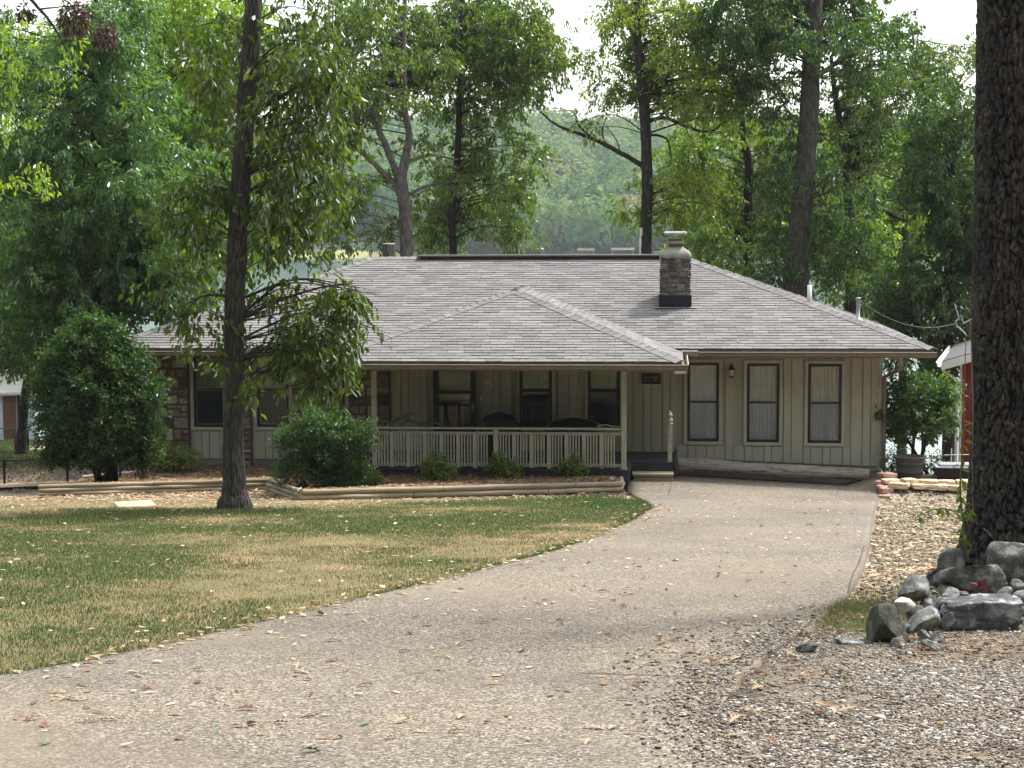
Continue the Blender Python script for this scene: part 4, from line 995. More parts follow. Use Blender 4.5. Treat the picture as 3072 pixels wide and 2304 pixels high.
spots = [(70, 1565, 2), (790, 1490, 2), (790, 1575, 1), (465, 1592, 1), (240, 1440, 1), (300, 1470, 0), (720, 1392, 0), (1160, 1312, 2), (1310, 1345, 2), (905, 1462, 1), (1210, 1500, 1), (1385, 1490, 2), (1490, 1425, 2), (1145, 1610, 0), (1820, 1625, 2), (1590, 1575, 0), (1935, 1610, 0), (2080, 1420, 0), (1980, 1450, 0), (1700, 1425, 0), (1640, 1490, 1), (640, 1325, 0), (500, 1362, 0), (870, 1290, 0), (560, 1332, 0), (180, 1490, 1), (1090, 1225, 0)]
rr = random.Random(3)
for _ in range(150):
    py = 1110+540*rr.random()**1.3; px = rr.uniform(60, 1850)
    spots.append((px, py, rr.choice((0, 0, 0, 0, 0, 1, 2, 2))))
for px, py, kind in spots:
    p = gp(px, py)
    if not (LX(p.y)+.05 < p.x < RX(p.y)+(.0 if len(spots) > 40 and py < 1400 else 2.5)): continue
    o = bpy.data.objects.new('fallen_leaf', rr.choice(lmesh[kind])); COL.objects.link(o)
    s = rr.uniform(.075, .135); o.location = (p.x, p.y, Ts(p.x, p.y)+.026+(.02 if p.x > RX(p.y) else 0)); o.scale = (s, s, s*rr.uniform(.5, 1.1)); o.rotation_euler = (rr.uniform(-.15, .15), rr.uniform(-.15, .15), rr.uniform(0, 6.28))
    tag(o, mats3[kind][1], 'leaf', ('tan leaves on the driveway', 'green leaves on the driveway', 'brown leaves on the driveway')[kind])
# ================================================================== rocks
def rock(name, label, c, size, seed, mat, rz=0, cuts_=6, tilt=0, sub=4, rough=.10, group=None, block=0):
    bm = bmesh.new(); rr = random.Random(seed)
    if block:
        bmesh.ops.create_cube(bm, size=2); bmesh.ops.subdivide_edges(bm, edges=bm.edges, cuts=22, use_grid_fill=True)
        for v in bm.verts:
            v.co.x *= 1-.10*(v.co.z < 0)*abs(v.co.z); v.co.y *= 1-.2*v.co.z*.5; v.co.z += .12*v.co.x*v.co.y
            v.co *= 1-.05*max(0, v.co.length-1.25)*2; v.co.x *= 1-.18*max(0, v.co.y)
    else: bmesh.ops.create_icosphere(bm, subdivisions=sub, radius=1)
    pl = [(Vector((rr.gauss(0, 1), rr.gauss(0, 1), rr.gauss(0, .8))).normalized(), rr.uniform(.42, .72)) for _ in range(0 if block else cuts_+4)]
    off = Vector((seed*3.1, seed*1.7, seed*.9))
    for v in bm.verts:
        p = v.co.copy()
        for n_, d_ in pl:
            q_ = p.dot(n_)
            if q_ > d_: p -= n_*(q_-d_)*.97
        p *= (1.0 if block else 1.28)+rough*mn.fractal(p*1.3+off, 1, 2, 4)+rough*.45*mn.fractal(p*5+off, 1, 2, 3)
        v.co = p
    Mx = Matrix.Rotation(rz, 4, 'Z') @ Matrix.Rotation(tilt, 4, 'Y') @ Matrix.Diagonal((*size, 1))
    bmesh.ops.transform(bm, matrix=Mx, verts=bm.verts)
    me = bpy.data.meshes.new(name); bm.to_mesh(me); bm.free(); me.polygons.foreach_set('use_smooth', [True]*len(me.polygons))
    o = link(name, me, mat); o.location = c; return tag(o, label, 'rock', group)
def rk(px, py, dz=0, back=0):
    p = gp(px, py); return Vector((p.x, p.y+back, Ts(p.x, p.y+back)+dz))
B_ = rk(2115, 1298, .11, .2); rock('boulder', 'big rounded grey boulder at the foot of the large trunk, red seedling in front', B_, (.235, .18, .125), 3, M['rockboulder'], .1, 3, rough=.16)
B_ = rk(2130, 1362, .10, .16); rock('rock', 'flat black slab of rock with a pale grey top, on the gravel', B_, (.27, .17, .105), 8, M['rockslab'], -.05, block=1, tilt=-.04)
B_ = rk(1922, 1392, .10, .1); rock('rock', 'mossy black boulder at the left end of the rock pile', B_, (.16, .13, .13), 12, M['rockdark'], .3, 3, .35, rough=.14)
B_ = rk(1968, 1352, .12, .2); rock('rock', 'smooth white stone resting behind the mossy black boulder', B_, (.075, .06, .055), 14, M['rockpale'], .3, 2, .5, rough=.03)
B_ = rk(1990, 1325, .13, .25); rock('rock', 'pale grey angular rock standing up at the back of the pile', B_, (.115, .09, .11), 17, M['rockgrey'], .8, 7, .4)
B_ = rk(1995, 1372, .07, .1); rock('rock', 'grey angular rock low in the middle of the pile', B_, (.12, .09, .09), 21, M['rockgrey'], .2, 7, -.5)
B_ = rk(2030, 1362, .09, .14); rock('rock', 'dark triangular rock wedged beside the flat slab', B_, (.095, .08, .11), 23, M['rockslab'], .5, 7, .3)
B_ = rk(2040, 1262, .06, .1); rock('rock', 'black squarish stone behind the pile, left of the big boulder', B_, (.10, .09, .085), 26, M['rockslab'], .4, 8)
B_ = rk(2238, 1285, .16, .35); rock('boulder', 'large mossy boulder cut off by the right edge of the picture', B_, (.24, .2, .2), 31, M['rockboulder'], .4, 3, rough=.16)
B_ = rk(2075, 1250, .08, .2); rock('rock', 'brown grey rock against the base of the large trunk', B_, (.15, .10, .10), 33, M['rockgrey'], .3, 6)
B_ = rk(2062, 1318, .07, .12); rock('rock', 'small tan grey rock in the gap above the slab', B_, (.09, .07, .065), 37, M['rockgrey'], .9, 6)
B_ = rk(2065, 1366, .06, .1); rock('rock', 'small pale stone touching the left end of the slab', B_, (.065, .05, .06), 39, M['rockgrey'], .1, 6)
B_ = rk(1742, 1410, .02, .02); rock('rock', 'small black rock alone at the edge of the drive', B_, (.075, .05, .035), 41, M['rockslab'], .1, 6)
B_ = rk(1838, 1392, .0, .05); rock('rock', 'flat light grey rock half sunk between the drive and the pile', B_, (.12, .08, .03), 43, M['rockgrey'], .2, 6)
B_ = rk(2220, 1330, .05, .1); rock('rock', 'grey rock beside the slab at the right edge', B_, (.1, .1, .09), 47, M['rockgrey'], .2, 6)
B_ = rk(2012, 1405, .02, .02); rock('rock', 'small grey stone on the gravel in front of the pile', B_, (.075, .05, .04), 49, M['rockgrey'], .2, 6)
p = hw(-9.0+1.2, -2.6, 0)
def bedp(px, py):
    q_ = gp(px, py, .12); return Vector((q_.x, q_.y, float(bed_z(q_.x, q_.y))))
rock('rock', 'pale stone lying in the planting bed in front of the porch', bedp(1141, 1032)+Vector((0, 0, .02)), (.085, .06, .05), 52, M['rockpale'], .2, 6)
rock('rock', 'small white stone in the right corner of the planting bed', bedp(1319, 1043)+Vector((0, 0, .015)), (.05, .04, .04), 54, M['rockpale'], .2, 5)
for i, (px, py, dz) in enumerate([(2020, 1340, .06), (2040, 1345, .08), (1985, 1350, .06), (2050, 1305, .08), (2010, 1318, .05), (2085, 1312, .06), (2005, 1388, .02), (1960, 1372, .04), (2200, 1300, .10), (2180, 1312, .06), (2035, 1388, .01), (1950, 1402, .01)]):
    rock('rock', 'small grey stone wedged among the larger rocks of the pile', rk(px, py, dz, .1), (random.uniform(.05, .075), random.uniform(.04, .06), random.uniform(.04, .06)), 100+i, M[('rockgrey', 'rockslab', 'rockboulder')[i % 3]], random.uniform(0, 3), 7, random.uniform(-.5, .5), sub=3, rough=.12, group='small stones filling the rock pile')
# flagstones right of the house
fl_ = [(1925, 1046), (1965, 1047), (2005, 1048), (2045, 1049), (2082, 1050), (1945, 1052), (1985, 1054), (2025, 1055), (2065, 1057)]
for i, (px, py) in enumerate(fl_):
    o = rock('flagstone', 'flat tan flagstone in the low row right of the house', rk(px, py, .0 if i > 4 else .05, .08), (.18*random.uniform(.7, 1.15), .15*random.uniform(.8, 1.1), .042*random.uniform(.8, 1.2)), 60+i, M['rocktan'], random.uniform(-.35, .35), block=1, rough=.05, group='tan flagstones right of the house')
for i, (px, py, dz) in enumerate([(1915, 1040, .12), (1912, 1050, .06), (1914, 1057, .03)]):
    rock('flagstone', 'pink flagstone stacked at the corner of the drive', rk(px, py, dz, .05), (.15, .15, .035), 80+i, M['rockpink'], random.uniform(-.4, .4), block=1, rough=.06, group='pink flagstones at the drive corner')
rock('flagstone', 'thick dark faced flagstone at the near end of the pink stack', rk(1914, 1066, .04, .05), (.12, .09, .055), 88, M['rockpink'], .4, block=1, rough=.07)
rock('flagstone', 'broken reddish flagstone nearest the camera beside the drive', rk(1910, 1074, .0, .03), (.11, .07, .035), 90, M['rockpink'], -.3, block=1, rough=.07)
# square cover slab on the ground
p = gp(292, 1092); cs_ = tag(empty('ground_slab', (p.x, p.y, p.z), .35), 'square tan concrete slab lying flat on the ground left of the front tree', 'slab')
q = MB(); q.box(-.30, .30, -.30, .30, -.06, .035, bev=.012); q.build('slab_top', M['slab'], cs_); q = MB(); q.box(-.33, .33, -.33, .33, -.1, .0, bev=.01); q.build('slab_rim', M['found'], cs_)
# planter
p = gp(1965, 1029); pl = tag(empty('planter', (p.x, p.y, Ts(p.x, p.y)-.03)), 'large round grey brown plastic planter with banded sides', 'planter')
q = MB(); q.lathe([(.20, 0), (.215, .03), (.23, .10), (.245, .11), (.25, .14), (.24, .15), (.262, .26), (.27, .27), (.275, .30), (.265, .31), (.275, .35), (.315, .40), (.32, .425), (.30, .425), (.27, .36), (.26, .34)], (0, 0, 0), 40)
q.build('pot', simple('planter plastic', (.075, .065, .06), .2, 5, .7, .1), pl, True)
q = MB(); q.lathe([(.26, .33), (.2, .345), (.05, .35)], (0, 0, 0), 24); q.build('soil', M['mulch'], pl, True)
# black tub with grey lid
p = gp(2062, 1033); tb = tag(empty('storage_tub', (p.x, p.y, Ts(p.x, p.y)-.02), -.1), 'black plastic storage tub with a grey lid beside the red building', 'tub')
q = MB(); w, dd = .37, .24
for i in range(1):
    vs = [(sx*(w-.05), sy*(dd-.04), 0) for sx, sy in ((-1, -1), (1, -1), (1, 1), (-1, 1))]+[(sx*w, sy*dd, .24) for sx, sy in ((-1, -1), (1, -1), (1, 1), (-1, 1))]
    q.add(vs, [(3, 2, 1, 0), (4, 5, 6, 7), (0, 1, 5, 4), (1, 2, 6, 5), (2, 3, 7, 6), (3, 0, 4, 7)])
q.build('tub_body', M['black'], tb)
q = MB(); q.box(-w-.02, w+.02, -dd-.02, dd+.02, .241, .27, bev=.01); q.box(-w+.06, w-.06, -dd+.05, dd-.05, .27, .31, bev=.015); q.build('lid', M['greyplastic'], tb)
# ================================================================== vegetation
def leaf_mesh(name, pos, dirs, L, W, fold=.25, curl=.15):
    n = len(pos); d = dirs/np.maximum(1e-6, np.linalg.norm(dirs, axis=1, keepdims=True))
    nr = rng.normal(0, .55, (n, 3)); nr[:, 2] += 1.0
    s = np.cross(d, nr); s /= np.maximum(1e-6, np.linalg.norm(s, axis=1, keepdims=True)); nr = np.cross(s, d)
    L = L[:, None]; W = W[:, None]
    V = np.empty((n, 4, 3)); V[:, 0] = pos; mid = pos+d*L*.45
    V[:, 1] = mid+s*W*.5+nr*W*fold; V[:, 3] = mid-s*W*.5+nr*W*fold; V[:, 2] = pos+d*L-nr*L*curl
    i = np.arange(n)[:, None]*4; F = np.concatenate([i+np.array([[0, 1, 2]]), i+np.array([[0, 2, 3]])], 0)
    return np_mesh(name, V.reshape(-1, 3), F)
def sprays(clumps, per, leaf, droop, slen=.6, flat=.6, outw=.6):
    """clumps: (centre, radii, n). returns leaf arrays and spray roots"""
    P, D, RT = [], [], []
    for c, r, n in clumps:
        c = np.array(c); r = np.array(r)
        u = rng.normal(0, 1, (n, 3)); u /= np.linalg.norm(u, axis=1, keepdims=True); rad = rng.random(n)**.38
        s = c+u*rad[:, None]*r
        dv = u*outw+rng.normal(0, .5, (n, 3)); dv[:, 2] = dv[:, 2]*flat-droop*.45; dv /= np.linalg.norm(dv, axis=1, keepdims=True)
        sl_ = slen*rng.uniform(.45, 1.3, n)
        t_ = rng.random((n, per))**.8
        pos = s[:, None]+dv[:, None]*(t_*sl_[:, None])[..., None]+rng.normal(0, .05, (n, per, 3))
        pos[..., 2] -= droop*.18*(t_**2)*sl_[:, None]
        ld = dv[:, None]*.7+rng.normal(0, .62, (n, per, 3)); ld[..., 2] -= droop
        P.append(pos.reshape(-1, 3)); D.append(ld.reshape(-1, 3)); RT.append(np.concatenate([s-dv*.15, s+dv*sl_[:, None]], 1))
    return np.concatenate(P), np.concatenate(D), np.concatenate(RT)
def twigs(mb, roots, every=3, r=.006):
    for i in range(0, len(roots), every):
        a, b = roots[i, :3], roots[i, 3:]; m_ = (a+b)/2+rng.normal(0, .03, 3); mb.tube([a, m_, b], (r*1.4, r, r*.5), 4, cap=False)
def smooth_path(pts, rad, k=4):
    P = [Vector(p) for p in pts]; out = []; ro_ = []
    for i in range(len(P)-1):
        p0 = P[max(i-1, 0)]; p1 = P[i]; p2 = P[i+1]; p3 = P[min(i+2, len(P)-1)]
        for j in range(k):
            t_ = j/k; out.append(.5*((2*p1)+(p2-p0)*t_+(2*p0-5*p1+4*p2-p3)*t_*t_+(3*p1-p0-3*p2+p3)*t_**3)); ro_.append(rad[i]*(1-t_)+rad[i+1]*t_)
    out.append(P[-1]); ro_.append(rad[-1]); return out, ro_
def px_clump(px, py, rpx, rpy, y, n, dy=0, depth=None):
    s = PXM(y); c = at(px, py, y+dy); rx_ = rpx/s; return (tuple(c), (rx_, depth if depth else max(rx_, rpy/s)*.9, rpy/s), n)
def tree(name, label, y, trunk, limbs, clumps, leafm, bark, leaf=(.12, .05), per=22, droop=.6, slen=.55, dens=1., group=None, cat='tree', flat=.6, auto=True, nside=14, trunk_obj=None, twig_every=4, clear=True):
    """trunk: [(px,py,radius m)], limbs: list of the same with optional depth offset; clumps (px,py,rpx,rpy[,dy])"""
    s = PXM(y); b = at(trunk[0][0], trunk[0][1], y); zb = Ts(b.x, b.y)
    root = tag(empty(name, (b.x, b.y, zb-.05)), label, cat, group); off = Vector(root.location)
    tp = [at(px, py, y) for px, py, r_ in trunk]; tr_ = [t_[2] for t_ in trunk]
    if tp[0].z > zb+.05: tp = [Vector((tp[0].x, tp[0].y, zb-.2))]+tp; tr_ = [tr_[0]*1.25]+tr_
    mb = MB(); pp, rr_ = smooth_path(tp, tr_); pp = [p_+Vector((random.uniform(-1, 1), random.uniform(-1, 1), 0))*r_*.06 for p_, r_ in zip(pp, rr_)]
    mb.tube([p_-off for p_ in pp], rr_, nside, jit=.04)
    for lb in limbs:
        lp = [at(q[0], q[1], y)+Vector((0, (q[3] if len(q) > 3 else 0), 0)) for q in lb]
        a, b_ = smooth_path(lp, [q[2] for q in lb]); mb.tube([p_+Vector((random.uniform(-1, 1), random.uniform(-1, 1), random.uniform(-1, 1)))*r_*.25-off for p_, r_ in zip(a, b_)], b_, 8, jit=.06)
    cl = []
    for q in clumps:
        px, py, rx_, ry_ = q[:4]; dy = q[4] if len(q) > 4 else random.uniform(-1, 1)*min(1.6, rx_/s)
        tx_ = np.interp(-py, [-t_[1] for t_ in trunk], [t_[0] for t_ in trunk])
        if clear and abs(px-tx_) < rx_*1.15+10 and random.random() < .85: dy = abs(dy)*.6+.25+.8*rx_/s
        vol = (rx_/s)*(ry_/s); n = max(4, int(68*vol*dens)+3); cl.append(px_clump(px, py, rx_, ry_, y, n, dy))
        if auto:   # a limb from the trunk to the clump
            c = Vector(cl[-1][0]); best = min(pp, key=lambda p_: (p_-c).length+max(0, p_.z-c.z+.2)*1.5); ln = (c-best).length
            if ln > .25:
                m_ = best.lerp(c, .5)+Vector((random.uniform(-.12, .12)*ln, 0, random.uniform(-.02, .22)*ln)); r0 = min(.035, .006+.008*ln)
                a, b_ = smooth_path([best, m_, c, c+(c-m_)*.35], (r0, r0*.6, r0*.35, .004)); mb.tube([p_-off for p_ in a], b_, 6, jit=.05)
    P, D, RT = sprays(cl, per, leaf, droop, slen, flat)
    RT -= np.concatenate([np.array(off)]*2)
    twigs(mb, RT, twig_every)
    mb.build('trunk', bark, root, True)
    P = P-np.array(off); n = len(P); L = leaf[0]*rng.uniform(.65, 1.2, n); W = leaf[1]*rng.uniform(.7, 1.25, n)
    link('crown', leaf_mesh('crown', P, D, L, W), leafm, root)
    return root, n
NLEAF = 0
def TR(*a, **k):
    global NLEAF
    r_, n = tree(*a, **k); NLEAF += n; return r_
rs = random.Random(21)
def fill(cx, cy, rx_, ry_, n, r0, r1, dz=2.0):
    out = []
    for _ in range(n):
        while 1:
            u, v = rs.uniform(-1, 1), rs.uniform(-1, 1)
            if u*u+v*v < 1: break
        r_ = rs.uniform(r0, r1); out.append((cx+u*rx_, cy+v*ry_, r_*rs.uniform(.9, 1.3), r_*rs.uniform(.6, .95), rs.uniform(-dz, dz)))
    return out
# --- front tree (hickory) before the left windows
TR('front_tree', 'tall tree with dark furrowed trunk in front of the left windows, big drooping leaves', 26.9,
   [(507, 1100, .285), (507, 1082, .235), (506, 1055, .185), (504, 980, .162), (504, 900, .155), (506, 740, .152), (511, 560, .15), (522, 380, .145), (534, 200, .138), (548, 0, .125), (556, -200, .11), (570, -420, .08)],
   [[(520, 770, .035), (600, 762, .024, -.3), (680, 745, .016, -.5), (735, 720, .008, -.6)], [(515, 690, .04), (600, 650, .026, -.3), (700, 618, .016, -.6), (770, 610, .008, -.6)], [(505, 640, .03), (440, 640, .018, -.3), (400, 690, .008, -.4)], [(515, 480, .045), (600, 440, .03), (700, 380, .016)], [(520, 420, .03), (450, 400, .02), (400, 420, .01)], [(535, 250, .045), (640, 190, .03), (740, 160, .015)]],
   [(425, 660, 45, 38), (410, 700, 28, 30), (455, 745, 22, 26), (395, 600, 60, 40), (450, 540, 48, 36), (405, 480, 48, 42), (430, 390, 52, 46), (465, 310, 42, 40), (505, 700, 26, 30, -.5), (500, 800, 22, 24, -.4), (515, 575, 34, 30, -.5), (545, 345, 30, 24, -.5),
    (575, 470, 42, 48), (640, 500, 55, 42), (700, 440, 55, 46), (640, 400, 60, 42), (590, 330, 55, 46), (690, 330, 60, 46), (600, 545, 36, 34), (575, 620, 36, 36), 
    (650, 650, 50, 30), (715, 640, 42, 28), (752, 618, 26, 22), (600, 700, 46, 32), (665, 705, 42, 32), (700, 745, 40, 28), (650, 760, 46, 26), (600, 760, 36, 26), (715, 790, 36, 22), (660, 805, 40, 20), (560, 800, 26, 20), (745, 700, 20, 22),
    (600, 250, 60, 42), (690, 240, 55, 42), (640, 150, 70, 50), (720, 120, 60, 56), (600, 60, 56, 46), (690, 30, 66, 46), (480, 200, 40, 50), (470, 60, 40, 46), (640, -60, 100, 60), (500, -80, 70, 60)]+fill(610, 420, 120, 110, 12, 30, 44, .9)+fill(640, 170, 120, 150, 18, 36, 50, 1.1)+fill(430, 420, 60, 120, 7, 26, 36, .8)+fill(480, 130, 40, 100, 6, 28, 38, .8)+fill(650, 730, 80, 50, 9, 24, 32, .5)+[(735, 622, 34, 22), (700, 645, 44, 24), (742, 652, 30, 22), (720, 692, 40, 26), (722, 742, 36, 26), (728, 785, 34, 22), (680, 820, 36, 18), (765, 628, 20, 18)],
   M['lf_hick'], M['bark1'], (.15, .066), 15, 1.0, .55, 1.0, nside=28)
# --- the dense tree at the left
LEFT = fill(200, 420, 235, 260, 70, 45, 68, 2.4)+fill(110, 110, 190, 110, 22, 42, 62, 2.2)+fill(240, 60, 80, 70, 9, 36, 50, 1.6)+fill(250, 210, 90, 70, 9, 36, 50, 1.4)+fill(120, 640, 190, 90, 20, 42, 58, 1.6)+fill(330, 560, 110, 130, 16, 38, 54, 1.2)+fill(60, 740, 120, 50, 8, 34, 46, 1)
TR('leafy_tree', 'dense blue green tree filling the left side behind the bush', 38.5,
   [(225, 900, .17), (220, 690, .16), (212, 520, .145), (206, 330, .12), (205, 120, .09), (205, -60, .06)],
   [[(208, 250, .06), (130, 238, .04, -.8), (70, 242, .02, -1.4)], [(206, 200, .05), (300, 330, .03), (370, 350, .016)]], LEFT, M['lf_left'], M['bark4'], (.15, .058), 24, .55, .55, 1.1, flat=.35, clear=False)
# --- brighter trees behind it
TR('bright_tree', 'yellow green sunlit tree showing behind the dense left tree', 52,
   [(360, 760, .2), (350, 500, .18), (345, 250, .14), (345, 0, .1)], [], fill(390, 80, 110, 110, 24, 40, 60)+fill(440, 290, 70, 150, 18, 36, 50)+fill(300, 430, 280, 260, 44, 45, 65)+fill(30, 260, 100, 180, 16, 40, 56)+fill(20, 660, 60, 90, 8, 34, 46)+fill(560, 120, 80, 110, 12, 40, 54)+fill(560, 420, 90, 110, 12, 40, 54), M['lf_yel'], M['bark4'], (.16, .07), 22, .5, .6, .95, clear=False)
TR('side_yard_tree', 'slim dark trunked tree standing by the fence at the far left', 40.3,
   [(45, 972, .14), (48, 930, .115), (54, 860, .105), (62, 800, .10), (70, 700, .09), (80, 560, .07)], [], fill(70, 700, 100, 70, 12, 36, 50, 1.2)+fill(150, 760, 60, 50, 4, 26, 36, .8)+fill(20, 745, 50, 28, 3, 24, 30, .6), M['lf_left'], M['bark4'], (.14, .055), 22, .7, .5, 1.0)
for i, (px, r_, yv, lab) in enumerate(((12, .16, 62, 'dark straight trunked tree behind the shed, at the left border'), (36, .2, 66, 'second dark trunked tree behind the shed, next to the slim tree'))):
    TR('background_tree', lab, yv, [(px, 880, r_), (px+2, 760, r_*.95), (px+4, 600, r_*.8), (px+6, 420, r_*.6)], [], fill(px+40, 480, 120, 150, 12, 40, 56), M['lf_mid'], M['bark4'], (.2, .09), 18, .5, .6, .7)
# --- trees on the lake side of the house
TR('forked_tree', 'grey barked tree forking low into three limbs behind the roof, left of centre', 47.5,
   [(880, 600, .19), (878, 520, .18), (874, 440, .17), (868, 385, .155), (878, 330, .10), (884, 290, .095), (874, 230, .085), (872, 130, .07), (874, 40, .05), (878, -80, .03)],
   [[(866, 440, .085), (852, 400, .08), (810, 355, .072), (775, 325, .06), (740, 300, .03)], [(864, 395, .10), (848, 350, .095), (822, 290, .085), (798, 230, .075), (760, 190, .05), (730, 120, .03)], [(880, 350, .05), (930, 335, .035), (990, 345, .02)], [(880, 420, .05), (930, 400, .035), (1000, 390, .015)]],
   fill(760, 200, 110, 80, 18, 34, 48, 1.4)+fill(800, 80, 160, 90, 30, 38, 54, 1.8)+fill(900, 170, 70, 60, 8, 30, 44, 1.2)+fill(760, 430, 70, 120, 9, 28, 40, 1.2)+[(900, 300, 34, 22), (940, 320, 36, 20), (920, 410, 40, 20), (850, 480, 36, 22), (880, 130, 40, 34), (700, 300, 60, 40), (820, 500, 26, 18), (700, 450, 50, 50), (740, 490, 28, 20)],
   M['lf_oak'], M['bark3'], (.15, .062), 20, .85, .5, .9, auto=True)
TR('slim_tree', 'slim dark trunked tree beside the forked tree, foliage down to the roof ridge', 50,
   [(980, 600, .11), (978, 480, .105), (984, 400, .10), (990, 300, .09), (992, 200, .08), (995, 80, .06), (1000, -80, .04)],
   [[(980, 500, .05), (1000, 480, .04), (1040, 520, .02)]],
   fill(1040, 430, 120, 110, 30, 22, 36, 1.6)+fill(950, 480, 60, 70, 9, 22, 34, 1.2)+fill(1070, 330, 90, 70, 13, 22, 34, 1.2)+fill(1030, 110, 175, 120, 52, 36, 52, 1.8)+fill(1085, 40, 95, 80, 18, 34, 46, 1.6)+[(1130, 190, 40, 26), (1060, 235, 40, 20), (960, 225, 40, 26), (1010, 270, 40, 20), (1120, 500, 34, 40)],
   M['lf_oak2'], M['bark4'], (.15, .06), 20, .85, .5, .95)
TR('yellowing_tree', 'tree with straight dark trunk and yellow green leaves rising beside the chimney', 48,
   [(1395, 600, .16), (1395, 520, .155), (1398, 420, .15), (1397, 330, .145), (1392, 250, .14), (1385, 160, .125), (1377, 85, .11), (1375, -20, .09), (1380, -150, .05)],
   [[(1393, 362, .075), (1340, 330, .065), (1280, 300, .055), (1225, 280, .04), (1190, 262, .03), (1160, 230, .016), (1150, 200, .008)], [(1280, 300, .03), (1250, 270, .02), (1240, 245, .012), (1215, 235, .006)], [(1310, 312, .025), (1300, 285, .016), (1310, 255, .008)], [(1340, 330, .02), (1330, 300, .014), (1300, 262, .006)],
    [(1398, 260, .06), (1440, 255, .05), (1480, 272, .045), (1530, 285, .035), (1570, 260, .015)], [(1398, 290, .04), (1440, 300, .03), (1450, 345, .014)], [(1398, 430, .04), (1450, 400, .03), (1520, 400, .012)]],
   fill(1345, 35, 45, 50, 7, 24, 34, 1.)+fill(1420, 40, 90, 60, 16, 32, 44, 1.2)+fill(1400, 130, 70, 60, 8, 28, 38, 1.)+fill(1330, 165, 46, 60, 8, 22, 32, 1.)+fill(1530, 160, 160, 85, 34, 32, 46, 1.6)+fill(1450, 190, 60, 50, 6, 26, 36, 1)+fill(1390, 440, 44, 56, 8, 22, 32, .9)+fill(1490, 430, 80, 60, 14, 28, 40, 1.2)+fill(1600, 210, 80, 50, 8, 28, 40, 1.2)+[(1250, 262, 22, 14, 0), (1280, 275, 18, 12, 0), (1400, -50, 60, 40)],
   M['lf_gold'], M['bark4'], (.14, .056), 20, .6, .5, .85)
TR('ivy_clad_tree', 'thick straight trunk wrapped in creeper behind the right slope of the roof', 46.5,
   [(1718, 720, .34), (1720, 620, .32), (1724, 540, .30), (1732, 440, .28), (1742, 330, .26), (1750, 200, .24), (1756, 80, .22), (1762, -40, .18), (1768, -200, .12)],
   [[(1752, 170, .08), (1830, 120, .06), (1900, 60, .03)], [(1752, 120, .07), (1680, 70, .05), (1600, 40, .03)], [(1722, 610, .02, -.33), (1732, 560, .02, -.3), (1715, 500, .015, -.3), (1740, 440, .012, -.3)], [(1700, 640, .02, -.3), (1690, 580, .018, -.3), (1705, 530, .012, -.3)]],
   fill(1630, 50, 120, 80, 26, 34, 48, 1.6)+fill(1810, 70, 150, 100, 32, 36, 50, 1.8)+fill(1720, 10, 170, 80, 20, 36, 50, 1.5)+fill(1660, 200, 60, 80, 8, 28, 40, 1)+[(1738, 250+i*34, 40, 22, -.25) for i in range(12)]+[(1690, 300+i*48, 32, 26, -.1) for i in range(7)]+[(1785, 280+i*44, 34, 28, -.1) for i in range(8)]+fill(1690, 480, 70, 120, 9, 30, 40, .8)+fill(1830, 460, 60, 140, 11, 32, 44, 1.),
   M['lf_dark'], M['barkivy'], (.13, .062), 20, .7, .45, .95, nside=20)
TR('dark_limbed_tree', 'tree with short dark trunk and side limb seen between chimney and creeper trunk', 52,
   [(1617, 640, .15), (1620, 520, .14), (1616, 430, .135), (1618, 360, .12), (1608, 300, .10), (1600, 240, .08)], [[(1620, 385, .06), (1650, 372, .05), (1690, 380, .03)], [(1614, 400, .03), (1570, 420, .02), (1540, 425, .01)]],
   fill(1580, 330, 130, 90, 28, 32, 44, 1.4)+fill(1590, 520, 120, 80, 26, 32, 44, 1.4)+fill(1650, 440, 60, 90, 8, 28, 38, 1.)+fill(1540, 460, 70, 70, 8, 28, 38, 1), M['lf_mid'], M['bark4'], (.15, .065), 20, .7, .5, .9)
TR('forking_dark_tree', 'dark tree forking in a narrow V behind the right end of the roof', 50,
   [(1838, 720, .17), (1838, 560, .16), (1834, 440, .15), (1832, 390, .14), (1824, 300, .10), (1806, 220, .08), (1795, 120, .05)], [[(1832, 390, .11), (1850, 350, .09), (1868, 300, .075), (1900, 250, .05), (1960, 200, .02)], [(1832, 395, .05), (1870, 375, .04), (1890, 330, .02)]],
   fill(1900, 190, 130, 100, 32, 30, 44, 1.5)+fill(1880, 320, 70, 60, 9, 28, 38, 1)+fill(1850, 330, 60, 60, 7, 26, 36, 1)+fill(1850, 600, 70, 90, 12, 30, 42, 1.2)+fill(2010, 130, 70, 70, 9, 26, 40, 1.2), M['lf_oak'], M['bark4'], (.14, .06), 20, .7, .5, .8)
TR('sunlit_tree', 'bright yellow green tree glowing behind the right end of the roof', 58,
   [(1950, 800, .14), (1952, 640, .13), (1956, 480, .1), (1960, 330, .07)], [], fill(1930, 420, 110, 160, 40, 32, 46, 1.8)+fill(1920, 640, 90, 110, 18, 30, 42, 1.2)+fill(1780, 420, 80, 160, 16, 32, 44, 1.5)+fill(1560, 430, 90, 120, 12, 30, 42, 1.5)+fill(1500, 560, 60, 40, 5, 28, 36, 1)+fill(1760, 560, 60, 60, 6, 30, 40, 1), M['lf_yel'], M['bark4'], (.15, .068), 20, .6, .5, .75)
